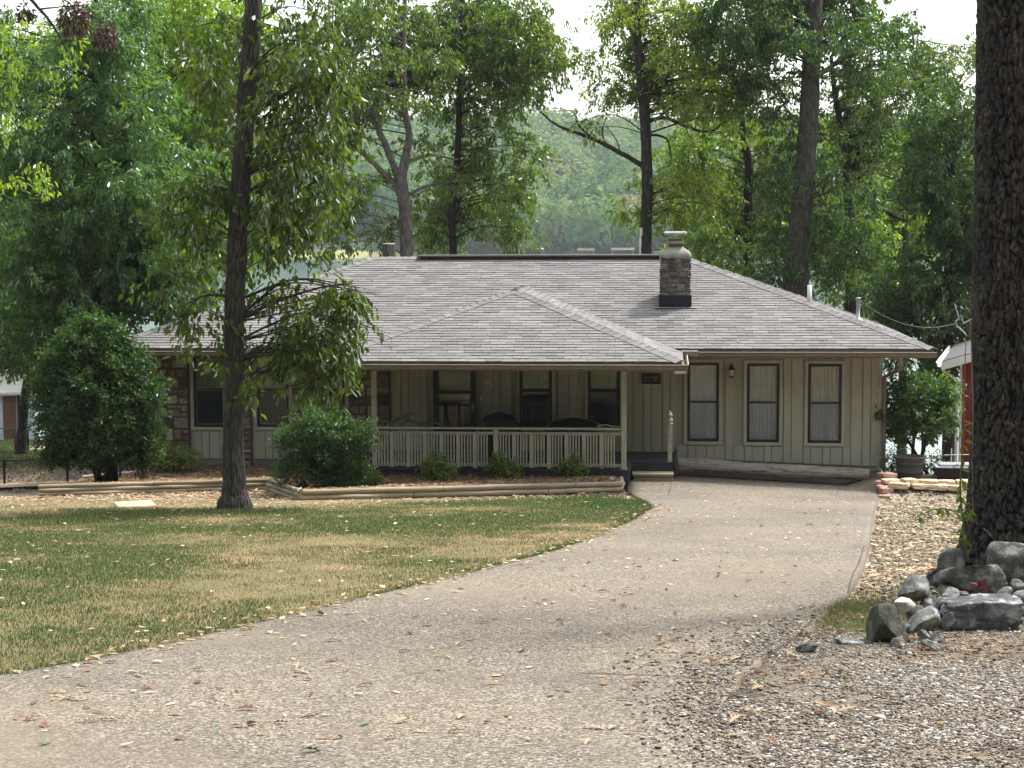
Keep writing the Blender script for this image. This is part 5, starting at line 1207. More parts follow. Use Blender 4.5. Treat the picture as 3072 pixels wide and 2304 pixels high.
TR('right_tree', 'dark green tree standing between the roof end and the large foreground trunk', 45,
   [(2050, 900, .16), (2048, 760, .15), (2050, 600, .13), (2056, 400, .1), (2060, 200, .07)], [[(2048, 600, .04), (2000, 560, .03), (1950, 550, .012)]],
   fill(2040, 300, 85, 170, 34, 32, 46, 1.5)+fill(2040, 520, 85, 130, 28, 32, 46, 1.3)+fill(2000, 650, 100, 90, 26, 32, 44, 1.2)+fill(2000, 770, 90, 60, 16, 28, 38, 1)+fill(2150, 350, 60, 260, 14, 40, 56, 1.2), M['lf_dark'], M['bark4'], (.15, .065), 21, .65, .5, 1.0, clear=False)
# --- shrubs
def shrub(name, label, px, py, h, clumps, y=None, leafm=None, stems=5, leaf=(.05, .024), per=30, dens=3.0, droop=.1, slen=.22, group=None, cat='shrub', base=None, ragged=False):
    b = base if base is not None else gp(px, py)
    root = tag(empty(name, (b.x, b.y, b.z-.03)), label, cat, group); off = Vector(root.location); mb = MB(); cl = []
    for cx, cz, r0, r1, dy in clumps:   # metres relative to base
        c = b+Vector((cx, dy, cz)); n = int(26*(r0*r1)*dens*4)+3; cl.append((tuple(c), (r0, r0*.9, r1), n))
    nb0 = len(clumps)
    if ragged:
        xs0 = sum(q[0] for q in clumps)/nb0; zs0 = sum(q[1] for q in clumps)/nb0
        for k in range(16):
            q = random.choice(clumps); dx_, dz_ = q[0]-xs0, q[1]-zs0; a_ = math.atan2(dz_, dx_)+random.uniform(-.9, .9)
            cl.append((tuple(b+Vector((q[0]+math.cos(a_)*q[2]*1.02, q[4]+random.uniform(-.2, .2), max(.1, q[1]+math.sin(a_)*q[3]*1.02)))), (.10, .10, .13), random.randint(4, 9)))
    for k in range(stems):
        tgt = Vector(cl[k % len(cl)][0]); s0 = b+Vector((random.uniform(-.12, .12)*h, random.uniform(-.1, .1)*h, -.05)); m_ = s0.lerp(tgt, .5)+Vector((random.uniform(-.08, .08), 0, .05))
        a, r_ = smooth_path([s0, m_, tgt], (.022*h+.006, .014*h+.004, .005)); mb.tube([p_-off for p_ in a], r_, 7, jit=.1)
    P, D, RT = sprays(cl, per, leaf, droop, slen, .8, .8); RT -= np.concatenate([np.array(off)]*2); twigs(mb, RT, 4, .003)
    mb.build('stem', M['twig'], root, True); P = P-np.array(off); n = len(P)
    link('foliage', leaf_mesh('foliage', P, D, leaf[0]*rng.uniform(.7, 1.2, n), leaf[1]*rng.uniform(.7, 1.2, n), .2, .08), leafm, root); return root
# large bush left: base D(235,1030)
bb = gp(235, 1036, .1); s = PXM(bb.y)
def bcl(lst, bx_, by_): return [((cx-bx_)/s, (by_-cy)/s, rx_/s, ry_/s, random.uniform(-.4, .4)*rx_/s) for cx, cy, rx_, ry_ in lst]
shrub('bush', 'big rounded dark evergreen bush at the left corner of the house', 0, 0, 2.2, bcl([(215, 860, 110, 130), (150, 850, 60, 80), (290, 860, 55, 90), (210, 760, 80, 60), (210, 715, 40, 35), (130, 920, 45, 60), (300, 940, 45, 60), (220, 935, 90, 45), (270, 780, 50, 50), (160, 780, 50, 50), (165, 955, 50, 26), (285, 960, 44, 26)], 235, 1036), leafm=M['lf_shrub'], stems=9, leaf=(.095, .045), per=24, dens=5, slen=.27, base=bb, ragged=True)
bb = bedp(728, 1052); s = PXM(bb.y)
shrub('bush', 'rounded dark green bush in front of the third left window', 0, 0, 1.3, bcl([(705, 945, 75, 65), (660, 930, 45, 45), (755, 930, 40, 50), (700, 900, 50, 35), (720, 1000, 40, 45), (650, 980, 35, 35), (745, 985, 35, 40), (730, 1025, 28, 22)], 728, 1050), leafm=M['lf_shrub2'], stems=7, leaf=(.08, .034), per=22, dens=4.6, slen=.2, base=bb, ragged=True)
for px, py, w, h, lab in ((945, 1040, 34, 48, 'low round shrub at the foot of the railing, left of centre'), (1089, 1038, 34, 46, 'low round shrub below the middle railing post'), (1240, 1036, 34, 42, 'low round shrub below the right half of the railing'), (795, 1044, 28, 46, 'low shrub between the dark bush and the left porch post')):
    bb = bedp(px, py); s = PXM(bb.y); k = random.uniform(.9, 1.1)
    shrub('low_shrub', lab, 0, 0, .4, [(0, h*.45/s, w*.75/s, h*.45/s, 0), (-w*.5/s, h*.5/s, w*.45/s, h*.35/s, .05), (w*.5/s, h*.5/s, w*.45/s, h*.35/s, -.05), (0, h*.85/s, w*.5/s, h*.25/s, 0)], leafm=M['lf_small'], stems=7, leaf=(.085, .042), per=11, dens=7, slen=.10, base=bb, group='low shrubs before the porch railing')
bb = bedp(1300, 1036); shrub('low_shrub', 'tiny brownish plant near the right porch post', 0, 0, .25, [(0, .08, .14, .07, 0), (.1, .06, .08, .05, 0)], leafm=M['lf_dead'], stems=6, leaf=(.05, .02), per=10, dens=8, slen=.08, base=bb)
bb = gp(380, 1012, .12); s = PXM(bb.y)
shrub('low_shrub', 'bright green low shrub with reddish tips at the stone pier', 0, 0, .5, bcl([(385, 985, 26, 22), (360, 1000, 24, 18), (410, 992, 20, 18), (345, 985, 20, 22)], 380, 1014), leafm=M['lf_small'], stems=6, leaf=(.07, .03), per=16, dens=7, slen=.12, base=bb)
bb = at(1985, 1016, 34.7); s = PXM(bb.y)
shrub('small_tree', 'small round headed tree behind the planter at the right corner of the house', 0, 0, 1.6, bcl([(1975, 880, 70, 55), (1930, 890, 40, 60), (2020, 890, 40, 50), (1985, 845, 50, 25), (2025, 850, 30, 22), (1985, 915, 60, 22), (1925, 945, 20, 26)], 1985, 1020), leafm=M['lf_dark'], stems=5, leaf=(.12, .055), per=18, dens=3.2, slen=.24, base=bb, cat='tree')
bb = gp(1925, 1024); shrub('low_shrub', 'yellow green creeping plant at the foot of the downspout', 0, 0, .5, [(0, .15, .14, .14, 0), (.06, .34, .1, .12, 0), (.14, .1, .12, .08, 0)], leafm=M['lf_mid'], stems=5, leaf=(.07, .035), per=14, dens=7, slen=.12, base=bb)
bb = gp(2030, 1026); shrub('low_shrub', 'leafy ground plant between the planter and the black tub', 0, 0, .5, [(0, .14, .2, .12, 0), (.25, .08, .14, .07, 0), (-.1, .25, .12, .12, .1)], leafm=M['lf_dark'], stems=5, leaf=(.08, .04), per=14, dens=6, slen=.14, base=bb)
# sapling beside the large trunk
p = at(2092, 1212, 14.0); zb = Ts(p.x, p.y)
sap = tag(empty('sapling', (p.x, p.y, zb-.02)), 'thin sapling with sparse long leaves growing beside the large trunk', 'sapling'); off = Vector(sap.location)
mb = MB(); pts = [at(x_, y_, 14.0) for x_, y_ in ((2092, 1215), (2084, 1170), (2080, 1120), (2074, 1060), (2078, 985), (2082, 900), (2084, 800), (2088, 720))]
mb.tube([q_-off for q_ in smooth_path(pts, [1]*8)[0]], smooth_path(pts, (.010, .009, .008, .007, .006, .005, .004, .003))[1], 7)
br = [at(x_, y_, 13.9) for x_, y_ in ((2078, 1120), (2060, 1105), (2035, 1098), (2010, 1102), (1990, 1112), (1972, 1122))]
mb.tube([q_-off for q_ in br], (.005, .0045, .004, .0035, .003, .002), 6)
br2 = [at(x_, y_, 14.0) for x_, y_ in ((2080, 1110), (2092, 1098), (2104, 1085))]; mb.tube([q_-off for q_ in br2], (.005, .004, .002), 6)
mb.build('stem', simple('sapling bark', (.14, .13, .06), .2, 20, .9, 0), sap, True)
P = []; D = []
for path, cnt in ((pts[1:6], 34), (br, 20), (br2, 6)):
    for _ in range(cnt):
        u = rs.random()*(len(path)-1); i = int(u); q_ = path[i].lerp(path[i+1], u-i)-off
        P.append(q_+Vector((rs.uniform(-.01, .01), rs.uniform(-.02, .02), 0))); D.append((rs.uniform(-.8, .8), rs.uniform(-.6, .6), rs.uniform(-1.2, .2)))
P, D = np.array(P), np.array(D); n = len(P); link('leaves', leaf_mesh('leaves', P, D, rng.uniform(.06, .11, n), rng.uniform(.025, .042, n), .15, .1), M['lf_mid'], sap)
# red seedling on the boulder
p = rk(2108, 1300, .03, -.05); sd = tag(empty('seedling', p), 'small red leaved seedling in front of the big boulder', 'seedling'); n = 20
mb = MB(); [mb.tube([(0, 0, -.1), (x_*.5, y_, .05), (x_, y_, .09)], .003, 5) for x_, y_ in ((-.05, 0), (.04, .02), (.0, -.02))]; mb.build('stem', M['twig'], sd)
P = np.stack([rng.normal(0, .045, n), rng.normal(-.02, .03, n), rng.uniform(.02, .12, n)], 1); link('leaves', leaf_mesh('leaves', P, rng.normal(0, .6, (n, 3))+np.array([0, 0, -.3]), rng.uniform(.05, .08, n), rng.uniform(.025, .04, n)), M['lf_red'], sd)
# --- big foreground trunk with real bark relief
base = at(2182, 1225, 14.4); zb = Ts(base.x, base.y)
big = tag(empty('oak_tree', (base.x, base.y, zb)), 'massive dark oak trunk with deeply ridged bark in the right foreground', 'tree')
NA, NZ = 300, 560; H = 8.5
th = np.linspace(0, 2*np.pi, NA, endpoint=False); zz = np.linspace(-.3, H, NZ); TH_, ZZ = np.meshgrid(th, zz)
R0 = .315-.010*ZZ+.16*np.exp(-np.clip(ZZ+.1, 0, 9)*3.2)*(1+.35*np.sin(TH_*5+1))
def pn(u, v, per, seed):   # noise periodic round the trunk
    return (vnoise(u, v, 1, 3, seed)*(1-u/per)+vnoise(u-per, v, 1, 3, seed)*(u/per))
U_ = TH_/(2*np.pi)
w1 = pn(U_*12, ZZ*5, 12, 3)-.5; w2 = pn(U_*16+2, ZZ*4, 16, 8)-.5
def cell(u, v, per, seed):
    xi = np.floor(u).astype(int); yi = np.floor(v).astype(int); f1 = np.full(u.shape, 9.); f2 = f1.copy(); idv = np.zeros(u.shape)
    for dx in (-1, 0, 1):
        for dy in (-1, 0, 1):
            cx, cy_ = xi+dx, yi+dy; h1 = _perm[(cx % per+seed) % 256, cy_ % 256]; h2 = _perm[(cx % per+seed+91) % 256, (cy_+37) % 256]
            d = np.hypot(u-cx-h1, v-cy_-h2); m = d < f1; f2 = np.where(m, f1, np.minimum(f2, d)); idv = np.where(m, h1, idv); f1 = np.where(m, d, f1)
    return f2-f1, idv
w3 = pn(U_*60, ZZ*30, 60, 13)-.5
e1, id1 = cell(U_*44+w1*2.4+w3*.9, ZZ*7+w2*1.8+w3*.5, 44, 5); e2, id2 = cell(U_*88+w1*3, ZZ*20+w2*3, 88, 50)
br_ = np.clip((pn(U_*30, ZZ*3.0, 30, 31)-.56)*7, 0, 1)*.8
ridge = np.clip(e1*3.6, 0, 1); ridge = np.maximum(ridge, br_*np.clip(e1*9, .35, 1)); ridge2 = pn(U_*150+w1*8, ZZ*55, 150, 6); small = np.clip(e2*2.6, 0, 1); rg = pn(U_*70+w2*5, ZZ*28, 70, 44)
rel = .036*ridge**.8*(.55+.35*small+.35*rg)+.012*(ridge2-.5)
Rr = R0+rel-.02
Xt = Rr*np.cos(TH_)-.012*ZZ; Yt = Rr*np.sin(TH_)+.01*ZZ
V = np.stack([Xt.ravel(), Yt.ravel(), ZZ.ravel()], 1); i = np.arange(NA*NZ).reshape(NZ, NA); j = np.roll(i, -1, 1)
F = np.stack([i[:-1].ravel(), j[:-1].ravel(), j[1:].ravel(), i[1:].ravel()], 1)
edge_ = np.clip(1-np.abs(e1-.16)*7, 0, 1)
tone = np.clip(ridge*(.22+.20*small+.12*id1)+(ridge2-.5)*.55+(rg-.5)*.5+.30*edge_*(rg > .52)+(vnoise(TH_*5, ZZ*4, 1, 3, 12)-.5)*.25, 0, 1).ravel()
t = NT('deep ridged bark'); a = t.n('ShaderNodeAttribute', attribute_name='tone'); cd = t.coords(scale=(1, 1, .35))
c = t.ramp(a.outputs['Fac'], [(0, (.012, .011, .012)), (.3, (.04, .036, .036)), (.6, (.085, .078, .074)), (1, (.28, .27, .26))])
c = t.mix(t.ramp(t.noise(t.coords(), 26, 4), [(.70, (0, 0, 0)), (.8, (.35,)*3)]), c, (.26, .26, .25))
t.bsdf(c, .95, .12, t.bump(t.noise(cd, 55, 5), .8, .008)); M['bigbark'] = t.m
link('trunk', np_mesh('trunk', V, F, tone, smooth=True), M['bigbark'], big)
mb = MB(); pth = [(-.33+.02*math.sin(k), -.30+.0*k, .02+.06*k) for k in range(10)]
mb.tube([(-.10, -.36, .02), (-.16, -.36, .16), (-.27, -.27, .30), (-.335, -.10, .36), (-.33, -.02, .8), (-.345, -.06, 1.3), (-.36, 0, 2.0)], .006, 6); mb.build('vine_stem', M['driftwood'], big)
# crown of the oak, out of the frame above, only its lowest boughs
cl = [((base.x+dx, base.y+dy, zb+H+dz), (1.5, 1.5, .9), 40) for dx, dy, dz in ((-.6, .8, 1.2), (1.8, .5, 1.6), (.5, 2, 2.2))]
P, D, RT = sprays(cl, 20, (.14, .06), .6, .55); mb = MB()
for c, r_, n in cl: mb.tube([(0, 0, H-.4), tuple((Vector(c)-Vector(big.location))*.6+Vector((0, 0, H*.35))), tuple(Vector(c)-Vector(big.location))], (.14, .09, .03), 8)
mb.build('bough', M['bark2'], big, True); P = P-np.array(big.location); n = len(P)
link('crown', leaf_mesh('crown', P, D, .14*rng.uniform(.7, 1.2, n), .06*rng.uniform(.7, 1.2, n)), M['lf_oak'], big)
# hanging dead leaf clusters, squirrel nest at top left
def deadball(px, py, y, rpx, label, n):
    c = at(px, py, y); s_ = PXM(y); o = tag(empty('leaf_nest', c), label, 'nest'); r_ = rpx/s_
    u = rng.normal(0, 1, (n, 3)); u /= np.linalg.norm(u, axis=1, keepdims=True); P = u*rng.random((n, 1))**.4*np.array([r_, r_, r_*1.15])
    link('dead_leaves', leaf_mesh('dead_leaves', P, u*.5+rng.normal(0, .6, (n, 3))+np.array([0, 0, -.7]), rng.uniform(.09, .15, n), rng.uniform(.04, .06, n)), M['lf_dead'], o)
    mb = MB(); mb.tube([(-.5, .3, .5), (-.1, .1, .3), (.1, 0, 0)], (.02, .014, .006), 6); mb.build('twig', M['twig'], o)
deadball(160, 40, 33, 34, 'large brown ball of dead leaves hanging at the top left', 420); deadball(55, 28, 33, 16, 'small brown clump of dead leaves nearest the top left corner', 130); deadball(228, 78, 33, 24, 'brown clump of dead leaves just right of the large leaf ball', 240)
# overhanging near branch at the top left, part of a tree left of the frame
TR('overhanging_tree', 'near tree at the left border whose dark twigs hang into the top left corner', 32.5,
   [(-150, 1150, .2), (-150, 700, .18), (-145, 300, .15), (-140, 0, .12), (-135, -200, .08)], [[(-142, 60, .06), (20, -20, .045), (85, 20, .03), (130, 80, .02), (150, 130, .008)], [(85, 20, .02), (130, 15, .012), (190, 10, .006)]],
   [(40, 60, 40, 30), (120, 110, 30, 28), (60, 150, 40, 26), (20, 110, 30, 30), (150, 150, 26, 24), (-60, 80, 60, 60), (-120, 0, 70, 70), (-150, 200, 70, 70), (40, 260, 40, 40), (80, 350, 34, 36), (20, 400, 40, 30)], M['lf_yel'], M['bark4'], (.13, .055), 16, .8, .45, .5, auto=False)
# ================================================================== fences, shed, red building
def fence(label, pts, hgt, y, rail_r=.016):
    P0 = [gp(*p) for p in pts]; f = tag(empty('metal_fence', P0[0]), label, 'fence', None); off = Vector(P0[0])
    for p in P0:
        q = MB(); q.lathe([(.024, -.2), (.024, hgt+.02), (.03, hgt+.022), (.02, hgt+.05), (.002, hgt+.06)], p-off, 10); q.build('post', M['blkmetal'], f)
    for a, b in zip(P0[:-1], P0[1:]):
        q = MB(); q.tube([a-off+Vector((0, 0, hgt)), b-off+Vector((0, 0, hgt))], rail_r, 8); q.build('rail', M['blkmetal'], f)
        q = MB(); n = int((b-a).length/.11)
        for k in range(n):
            for sgn in (0, 1):
                u0 = (k+.5)/n; u1 = min(1, max(0, u0+(1 if sgn else -1)*hgt/(b-a).length)); q.tube([a.lerp(b, u0)-off+Vector((0, 0, .02)), a.lerp(b, u1)-off+Vector((0, 0, hgt-.01))], .0022, 3, cap=False)
        q.build('wire_mesh', M['blkmetal'], f)
fence('low black wire fence crossing the grass at the far left', [(-70, 1048), (10, 1047), (146, 1042), (260, 1036)], .46, 33)
fence('taller black wire fence farther back beside the slim tree', [(-90, 962), (33, 968), (61, 976)], .46, 38)
p = at(45, 950, 46); zb = Ts(p.x, p.y)
p0 = at(0, 945, 47)
sd = tag(empty('shed', (at(18, 900, 50).x, 50, Ts(-13, 50)), .25), 'small pale blue shed with brown door at the far left', 'shed')
zt = at(30, 845, 50).z-Ts(-13, 50); q = MB(); q.box(-2.6, .72, 0, 2.2, -.5, zt); q.build('wall', M['shedpaint'], sd)
q = MB(); q.box(-.14, .22, -.03, -.001, .0, zt-.14, bev=.01); dd_ = q.build('door', M['brown'], sd); q = MB(); q.box(-.10, .18, -.045, -.031, .15, .6); q.box(-.10, .18, -.045, -.031, .75, zt-.3); q.build('door_panel', M['brown'], dd_)
q = MB(); q.box(.25, .33, -.02, .02, -.3, zt-.05); q.build('corner_post', M['dkframe'], sd)
q = MB(); q.add([(-2.8, -.25, zt-.02), (.95, -.25, zt-.02), (.95, 2.4, zt+.55), (-2.8, 2.4, zt+.55), (-2.8, -.25, zt-.09), (.95, -.25, zt-.09), (.95, 2.4, zt+.48), (-2.8, 2.4, zt+.48)], [(0, 1, 2, 3), (7, 6, 5, 4), (0, 4, 5, 1), (1, 5, 6, 2), (2, 6, 7, 3), (3, 7, 4, 0)]); q.build('roof', M['shedroof'], sd)
# red building at the right
cx_ = at(2074, 900, 38.0); rb = tag(empty('red_building', (cx_.x, 38.0, 0), -.29), 'red sided building with white trim half hidden by the large trunk', 'building')
zt = at(2074, 764, 38).z; zb = at(2074, 1006, 38).z-1.5
q = MB(); q.box(0, 4.2, 0, 5, zb, zt-.12)
k = .0
while k < 4.1: q.box(k+.005, k+.13, -.014, 0, zb, zt-.14, bev=.004); k += .14
q.prism([(0.01, -.119), (4.19, -.119), (2.1, .5)], (0, .01, zt), (0, 4.9, zt), (1, 0, 0)); q.build('wall', M['redsiding'], rb)
q = MB()
for sgn in (1, -1):
    x0, x1 = (-.38, 2.1) if sgn > 0 else (4.58, 2.1)
    z0, z1 = zt-.16, zt+.64
    q.add([(x0, -.35, z0+.02), (x1, -.35, z1), (x1, 5.3, z1), (x0, 5.3, z0+.02), (x0, -.35, z0-.04), (x1, -.35, z1-.06), (x1, 5.3, z1-.06), (x0, 5.3, z0-.04)], [(0, 1, 2, 3), (7, 6, 5, 4), (0, 4, 5, 1), (1, 5, 6, 2), (2, 6, 7, 3), (3, 7, 4, 0)])
q.build('roof', M['roofgrey'], rb)
q = MB(); q.add([(-.38, -.38, zt-.16), (2.1, -.38, zt+.62), (2.1, -.355, zt+.62), (-.38, -.355, zt-.16), (-.38, -.38, zt-.34), (2.1, -.38, zt+.46), (2.1, -.355, zt+.46), (-.38, -.355, zt-.34)], [(0, 1, 2, 3), (7, 6, 5, 4), (0, 4, 5, 1), (1, 5, 6, 2), (2, 6, 7, 3), (3, 7, 4, 0)])
q.prism(gprof, (-.385, -.38, zt-.17), (-.385, 5.3, zt-.17), (-1, 0, 0)); q.box(-.025, .03, -.03, -.016, zb, zt-.05); q.build('white_trim', M['white'], rb)
q = MB(); q.tube([(-.40, -.2, zt-.26), (-.36, -.2, zt-.36), (-.14, -.12, zt-.52), (-.07, -.08, zt-.62), (-.07, -.08, zb+.2)], .032, 8); q.build('downspout', M['white'], rb)
q = MB(); q.box(.42, 1.2, -.03, -.016, zt-1.15, zt-.3); wn = q.build('window', M['white'], rb); q = MB(); q.box(.5, 1.12, -.04, -.031, zt-1.08, zt-.38); q.build('pane', M['glass'], wn)
# antenna on its roof
c = at(2088, 726, 38.2); an = tag(empty('antenna', c), 'bent metal antenna mast on the roof of the red building', 'antenna')
s_ = PXM(38.2); loc = lambda x_, y_: ((x_-2088)/s_, 0, (726-y_)/s_)
q = MB(); q.tube([loc(2088, 726), loc(2080, 716), loc(2066, 704), loc(2064, 694), loc(2070, 688)], .018, 8); q.build('mast', M['metal'], an)
q = MB(); q.tube([loc(2060, 655), loc(2066, 672), loc(2072, 692)], .012, 6); q.tube([loc(2074, 680), loc(2080, 696)], .01, 6); q.build('rod', M['metal'], an)
q = MB(); q.tube([loc(2080, 699), loc(2108, 684)], .014, 6); q.build('boom', M['metal'], an)
# cable from house roof to the antenna
a = hw(-1.25, 1.6, ZE+SL*1.25+.42); b = at(2066, 698, 38.2); q = MB()
q.tube([a.lerp(b, u)+Vector((0, 0, -.28*4*u*(1-u))) for u in np.linspace(0, 1, 18)], .006, 5); tag(q.build('cable', M['wire'], None), 'thin sagging cable strung from the house roof to the red building', 'cable')
# white wire rail behind planter
P0 = [Vector((x_, 35.6, Ts(x_, 35.6))) for x_ in (8.0, 8.9, 9.8)]; wf = tag(empty('wire_fence', P0[0]), 'thin white wire fence behind the planter', 'fence')
for p in P0: q = MB(); q.tube([p-P0[0]+Vector((0, 0, -.2)), p-P0[0]+Vector((0, 0, .62))], .012, 6); q.build('post', M['white'], wf)
q = MB(); q.tube([Vector((0, 0, .48)), P0[2]-P0[0]+Vector((0, 0, .5))], .007, 5); q.build('wire', M['white'], wf)
# stump behind the ridge, white pole
p = at(840, 540, 45.2); zb = Ts(p.x, p.y); zt = at(840, 527, 45.2).z; stp = tag(empty('cut_trunk', (p.x, p.y, zb)), 'cut off tree trunk with pale sawn top behind the roof ridge', 'tree stump')
q = MB(); q.tube([(0, 0, -.2), (0, 0, .5), (.02, 0, (zt-zb)*.6), (.0, 0, zt-zb)], (.26, .19, .17, .165), 20, jit=.05); q.build('trunk', M['bark4'], stp, True)
q = MB(); q.lathe([(.162, zt-zb+.001), (.15, zt-zb+.012), (.01, zt-zb+.016)], (0, 0, 0), 20); q.build('sawn_top', M['cutwood'], stp)
p = at(1383, 540, 47.2); zb = Ts(p.x, p.y); q = MB(); z1 = at(1383, 492, 47.2).z
q.tube([(p.x, p.y, zb-.1), (p.x, p.y, z1-.5)], .022, 8); q.tube([(p.x, p.y, z1-.5), (p.x, p.y, z1-.28)], .034, 8); q.tube([(p.x, p.y, z1-.28), (p.x+.02, p.y, z1-.2)], .02, 8); q.tube([(p.x+.02, p.y, z1-.2), (p.x+.02, p.y, z1)], .036, 8); tag(q.build('pole', M['white'], None), 'thin white pole beside the trunk of the yellowing tree', 'pole')
n = 64000; u = rng.random(n); px_ = rng.uniform(-48, 48, n); py_ = -9-rng.gamma(2, 7, n)-((px_/20)**2)*0; side = np.abs(px_) > 26; py_ = np.where(side, rng.uniform(-30, 12, n), py_)  # unseen wood added behind the camera to block low sky light
pz_ = 5+rng.uniform(0, 1, n)**.9*24*(.55+.8*vnoise(px_, py_, .12, 2, 4)); P = np.stack([px_, py_, pz_], 1)
tag(link('unseen_shade_wood', leaf_mesh('unseen_shade_wood', P, rng.normal(0, 1, (n, 3)), rng.uniform(.7, 1.4, n), rng.uniform(.4, .8, n)), M['lf_mid']), kind='stuff')
# ================================================================== lake and far shore
LZ = -3.3
xx = np.linspace(-420, 420, 43); yy = np.linspace(50, 560, 40); X, Y = np.meshgrid(xx, yy)
tag(link('lake', grid_mesh('lake', X, Y, X*0+LZ), M['water']), kind='structure')
def hill_z(x, y):
    r_ = .5+.5*np.sin(x*.012+1)+.35*np.sin(x*.031+2)
    t_ = np.clip((y-528-6*np.sin(x*.05))/345, -.05, 1)
    return LZ-.6+8*ss(t_*8)*.12+(41+6*r_)*np.clip(t_, 0, 1)**1.05 - .04*np.clip(np.abs(x)-160, 0, 300)*np.clip(t_, 0, 1)
xx = np.linspace(-420, 420, 100); yy = np.linspace(515, 1000, 60); X, Y = np.meshgrid(xx, yy); tag(link('hill', grid_mesh('hill', X, Y, hill_z(X, Y)), M['hill']), kind='structure')
# far wood: many crowns read as one mass
tmpl = []
for k in range(7):
    n = 430; u = rng.normal(0, 1, (n, 3)); u[:, 2] = np.abs(u[:, 2])*.9-.25; u /= np.linalg.norm(u, axis=1, keepdims=True)
    lob = 1+.28*np.sin(u[:, 0]*5+k)*np.cos(u[:, 1]*4+2*k)+rng.normal(0, .08, n)
    c = u*lob[:, None]*np.array([1, 1, 1.05]); a = np.cross(u, rng.normal(0, 1, (n, 3))); a /= np.linalg.norm(a, axis=1, keepdims=True); b = np.cross(u+rng.normal(0, .35, (n, 3)), a)
    sz = rng.uniform(.05, .13, (n, 1)); V = np.stack([c-a*sz-b*sz*.6, c+a*sz-b*sz*.5, c+a*sz*.7+b*sz*.8, c-a*sz*.8+b*sz*.6], 1); tmpl.append((V, u[:, 2]))
VV, TT = [], []
nx = 0; xs_ = []
for y0 in np.arange(534, 885, 7.0):
    for x0 in np.arange(-260, 260, 9.5): xs_.append((x0+rng.uniform(-3, 3), y0+rng.uniform(-3, 3)))
for x0, y0 in xs_:
    if abs(x0) > y0*.34+15: continue
    gap = (-60 < x0 < -38 and y0 < 562)
    if gap: continue
    V, uz = tmpl[rng.integers(7)]; r_ = rng.uniform(4.2, 8.5); an = rng.uniform(0, 6.28); ca, sa = math.cos(an), math.sin(an)
    z0 = float(hill_z(x0, y0)); hgt = rng.uniform(5, 10)
    W_2 = V*np.array([r_, r_, r_*rng.uniform(.9, 1.4)]); X_ = W_2[..., 0]*ca-W_2[..., 1]*sa+x0; Y_ = W_2[..., 0]*sa+W_2[..., 1]*ca+y0; Z_ = W_2[..., 2]+z0+hgt
    VV.append(np.stack([X_, Y_, Z_], -1).reshape(-1, 3)); TT.append(np.clip(np.repeat(rng.normal(.5, .24)+rng.normal(0, .09, len(V))+.18*np.clip(uz, -1, 1), 4), 0, 1))  # upper facets toned paler, painting top light onto each crown
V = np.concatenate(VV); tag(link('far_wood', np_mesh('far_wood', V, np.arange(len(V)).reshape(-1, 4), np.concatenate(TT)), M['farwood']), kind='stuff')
# grassy bank, lamp post, boat docks on the far shore
a = at(690, 552, 526); b = at(800, 552, 526)
q = MB(); q.add([(a.x-25, 520, LZ-.2), (b.x+12, 520, LZ-.2), (b.x+14, 532, LZ+1.0), (a.x-25, 532, LZ+1.2), (b.x+14, 552, LZ+2.6), (a.x-25, 552, LZ+2.6)], [(0, 1, 2, 3), (3, 2, 4, 5)])
tag(q.build('far_bank', simple('pale lakeside grass', (.25, .25, .10), .25, .4, .95, 0), None), kind='structure')
p = at(765, 549, 534); q_top = at(765, 517, 534).z; lp = tag(empty('lamp_post', (p.x, 534, LZ+1)), 'tiny white lamp post on the grassy far shore', 'lamp post')
q = MB(); q.lathe([(.16, 0), (.12, .5), (.10, q_top-LZ-1.6)], (0, 0, 0), 8); q.build('pole', M['white'], lp); q = MB(); q.lathe([(.2, q_top-LZ-1.6), (.45, q_top-LZ-1.3), (.35, q_top-LZ-1.0), (.02, q_top-LZ-.85)], (0, 0, 0), 10); q.build('lamp_head', M['white'], lp)
def dock(px, lab, w, y):
    p = at(px, 550, y); d = tag(empty('boat_dock', (p.x, y, LZ)), lab, 'boat dock', 'boat docks on the far shore'); q = MB(); q.box(-w/2, w/2, -2, 2, .3, .6); q.build('platform', M['driftwood'], d)
    q = MB(); q.add([(-w/2, -2.4, 1.9), (w/2, -2.4, 1.9), (w/2, 0, 2.6), (-w/2, 0, 2.6), (w/2, 2.4, 1.9), (-w/2, 2.4, 1.9)], [(0, 1, 2, 3), (3, 2, 4, 5)]); q.build('roof', M['dockroof'], d)
    for sx in (-1, 1):
        for sy in (-1, 1): q = MB(); q.box(sx*w*.45-.1, sx*w*.45+.1, sy*1.9-.1, sy*1.9+.1, -.5, 2.0); q.build('post', M['driftwood'], d)
dock(703, 'white roofed boat dock on the far shore at the left of the grassy bank', 5, 522); dock(1265, 'pale boat dock on the far shore, seen over the ridge left of the yellowing tree', 5, 522); dock(1345, 'wider boat dock on the far shore next to the yellowing tree trunk', 7, 524)
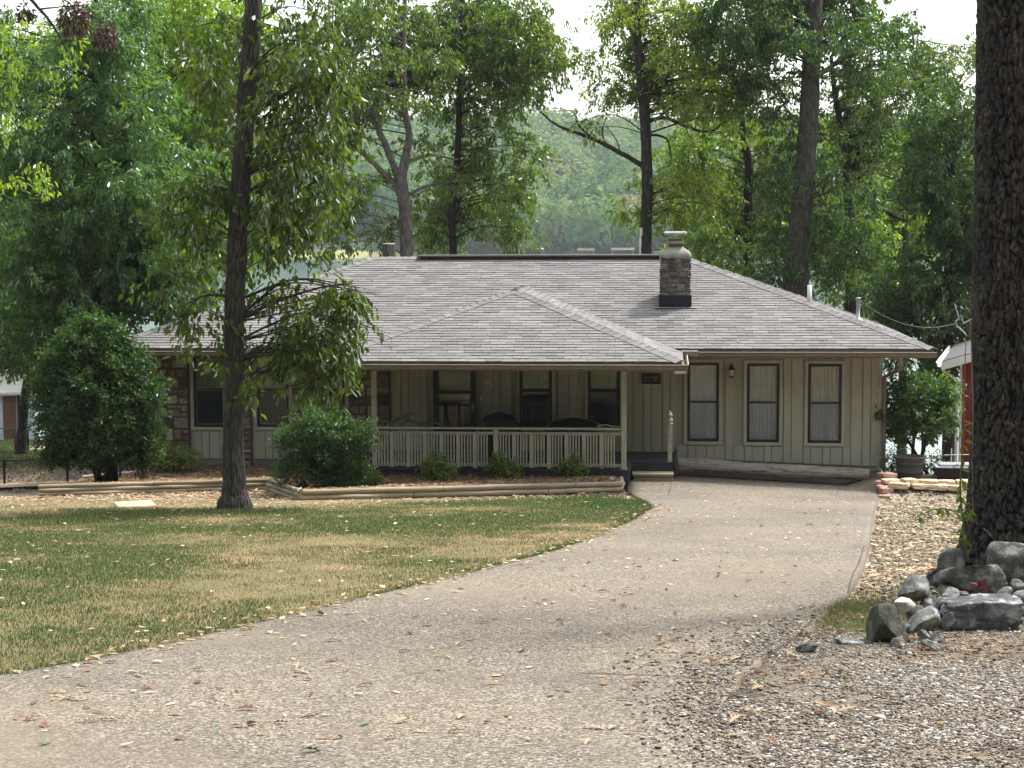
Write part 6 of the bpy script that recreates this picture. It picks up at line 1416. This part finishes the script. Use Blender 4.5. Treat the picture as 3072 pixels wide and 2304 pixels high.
# ================================================================== air, sky, sun
hz = MB(); hz.box(-520, 520, -40, 1060, -9, 125); hm = bpy.data.materials.new('haze air'); hm.use_nodes = True; nt = hm.node_tree; nt.nodes.clear()
o_ = nt.nodes.new('ShaderNodeOutputMaterial'); v_ = nt.nodes.new('ShaderNodeVolumePrincipled'); v_.inputs['Color'].default_value = (.86, .93, 1, 1); v_.inputs['Density'].default_value = .00015; v_.inputs['Anisotropy'].default_value = .2
nt.links.new(v_.outputs[0], o_.inputs['Volume']); tag(hz.build('haze', hm, None), kind='stuff')
sun_dir = Vector((.40, .30, .87)).normalized()
el = math.asin(sun_dir.z); az = math.atan2(sun_dir.x, sun_dir.y)
w = bpy.data.worlds.new('World'); SC.world = w; w.use_nodes = True; nt = w.node_tree; nt.nodes.clear()
ow = nt.nodes.new('ShaderNodeOutputWorld'); bg = nt.nodes.new('ShaderNodeBackground'); sk = nt.nodes.new('ShaderNodeTexSky'); sk.sky_type = 'NISHITA'; sk.sun_disc = False
sk.sun_elevation = el; sk.sun_rotation = az; sk.air_density = 1.3; sk.dust_density = 4.5; sk.ozone_density = .8; sk.altitude = 200
hs = nt.nodes.new('ShaderNodeHueSaturation'); hs.inputs['Saturation'].default_value = .35
nt.links.new(sk.outputs[0], hs.inputs['Color']); nt.links.new(hs.outputs[0], bg.inputs[0]); bg.inputs[1].default_value = .15; nt.links.new(bg.outputs[0], ow.inputs[0])
sl_ = bpy.data.lights.new('sun', 'SUN'); sl_.energy = 2.0; sl_.angle = R(6); sl_.color = (1, .95, .87); so_ = bpy.data.objects.new('sun', sl_); COL.objects.link(so_)
so_.rotation_euler = sun_dir.to_track_quat('Z', 'Y').to_euler()
SC.view_settings.view_transform = 'Standard'; SC.view_settings.look = 'None'; SC.view_settings.gamma = 1; SC.view_settings.use_curve_mapping = False; SC.view_settings.exposure = 1.6
SC.render.engine = 'CYCLES'; cy = SC.cycles
cy.max_bounces = 6; cy.diffuse_bounces = 3; cy.glossy_bounces = 3; cy.transmission_bounces = 4; cy.transparent_max_bounces = 12; cy.volume_bounces = 0
cy.use_denoising = True; cy.caustics_reflective = False; cy.caustics_refractive = False; cy.sample_clamp_indirect = 6
open('/tmp/nleaf.txt','w').write(str(NLEAF)) if 0 else None
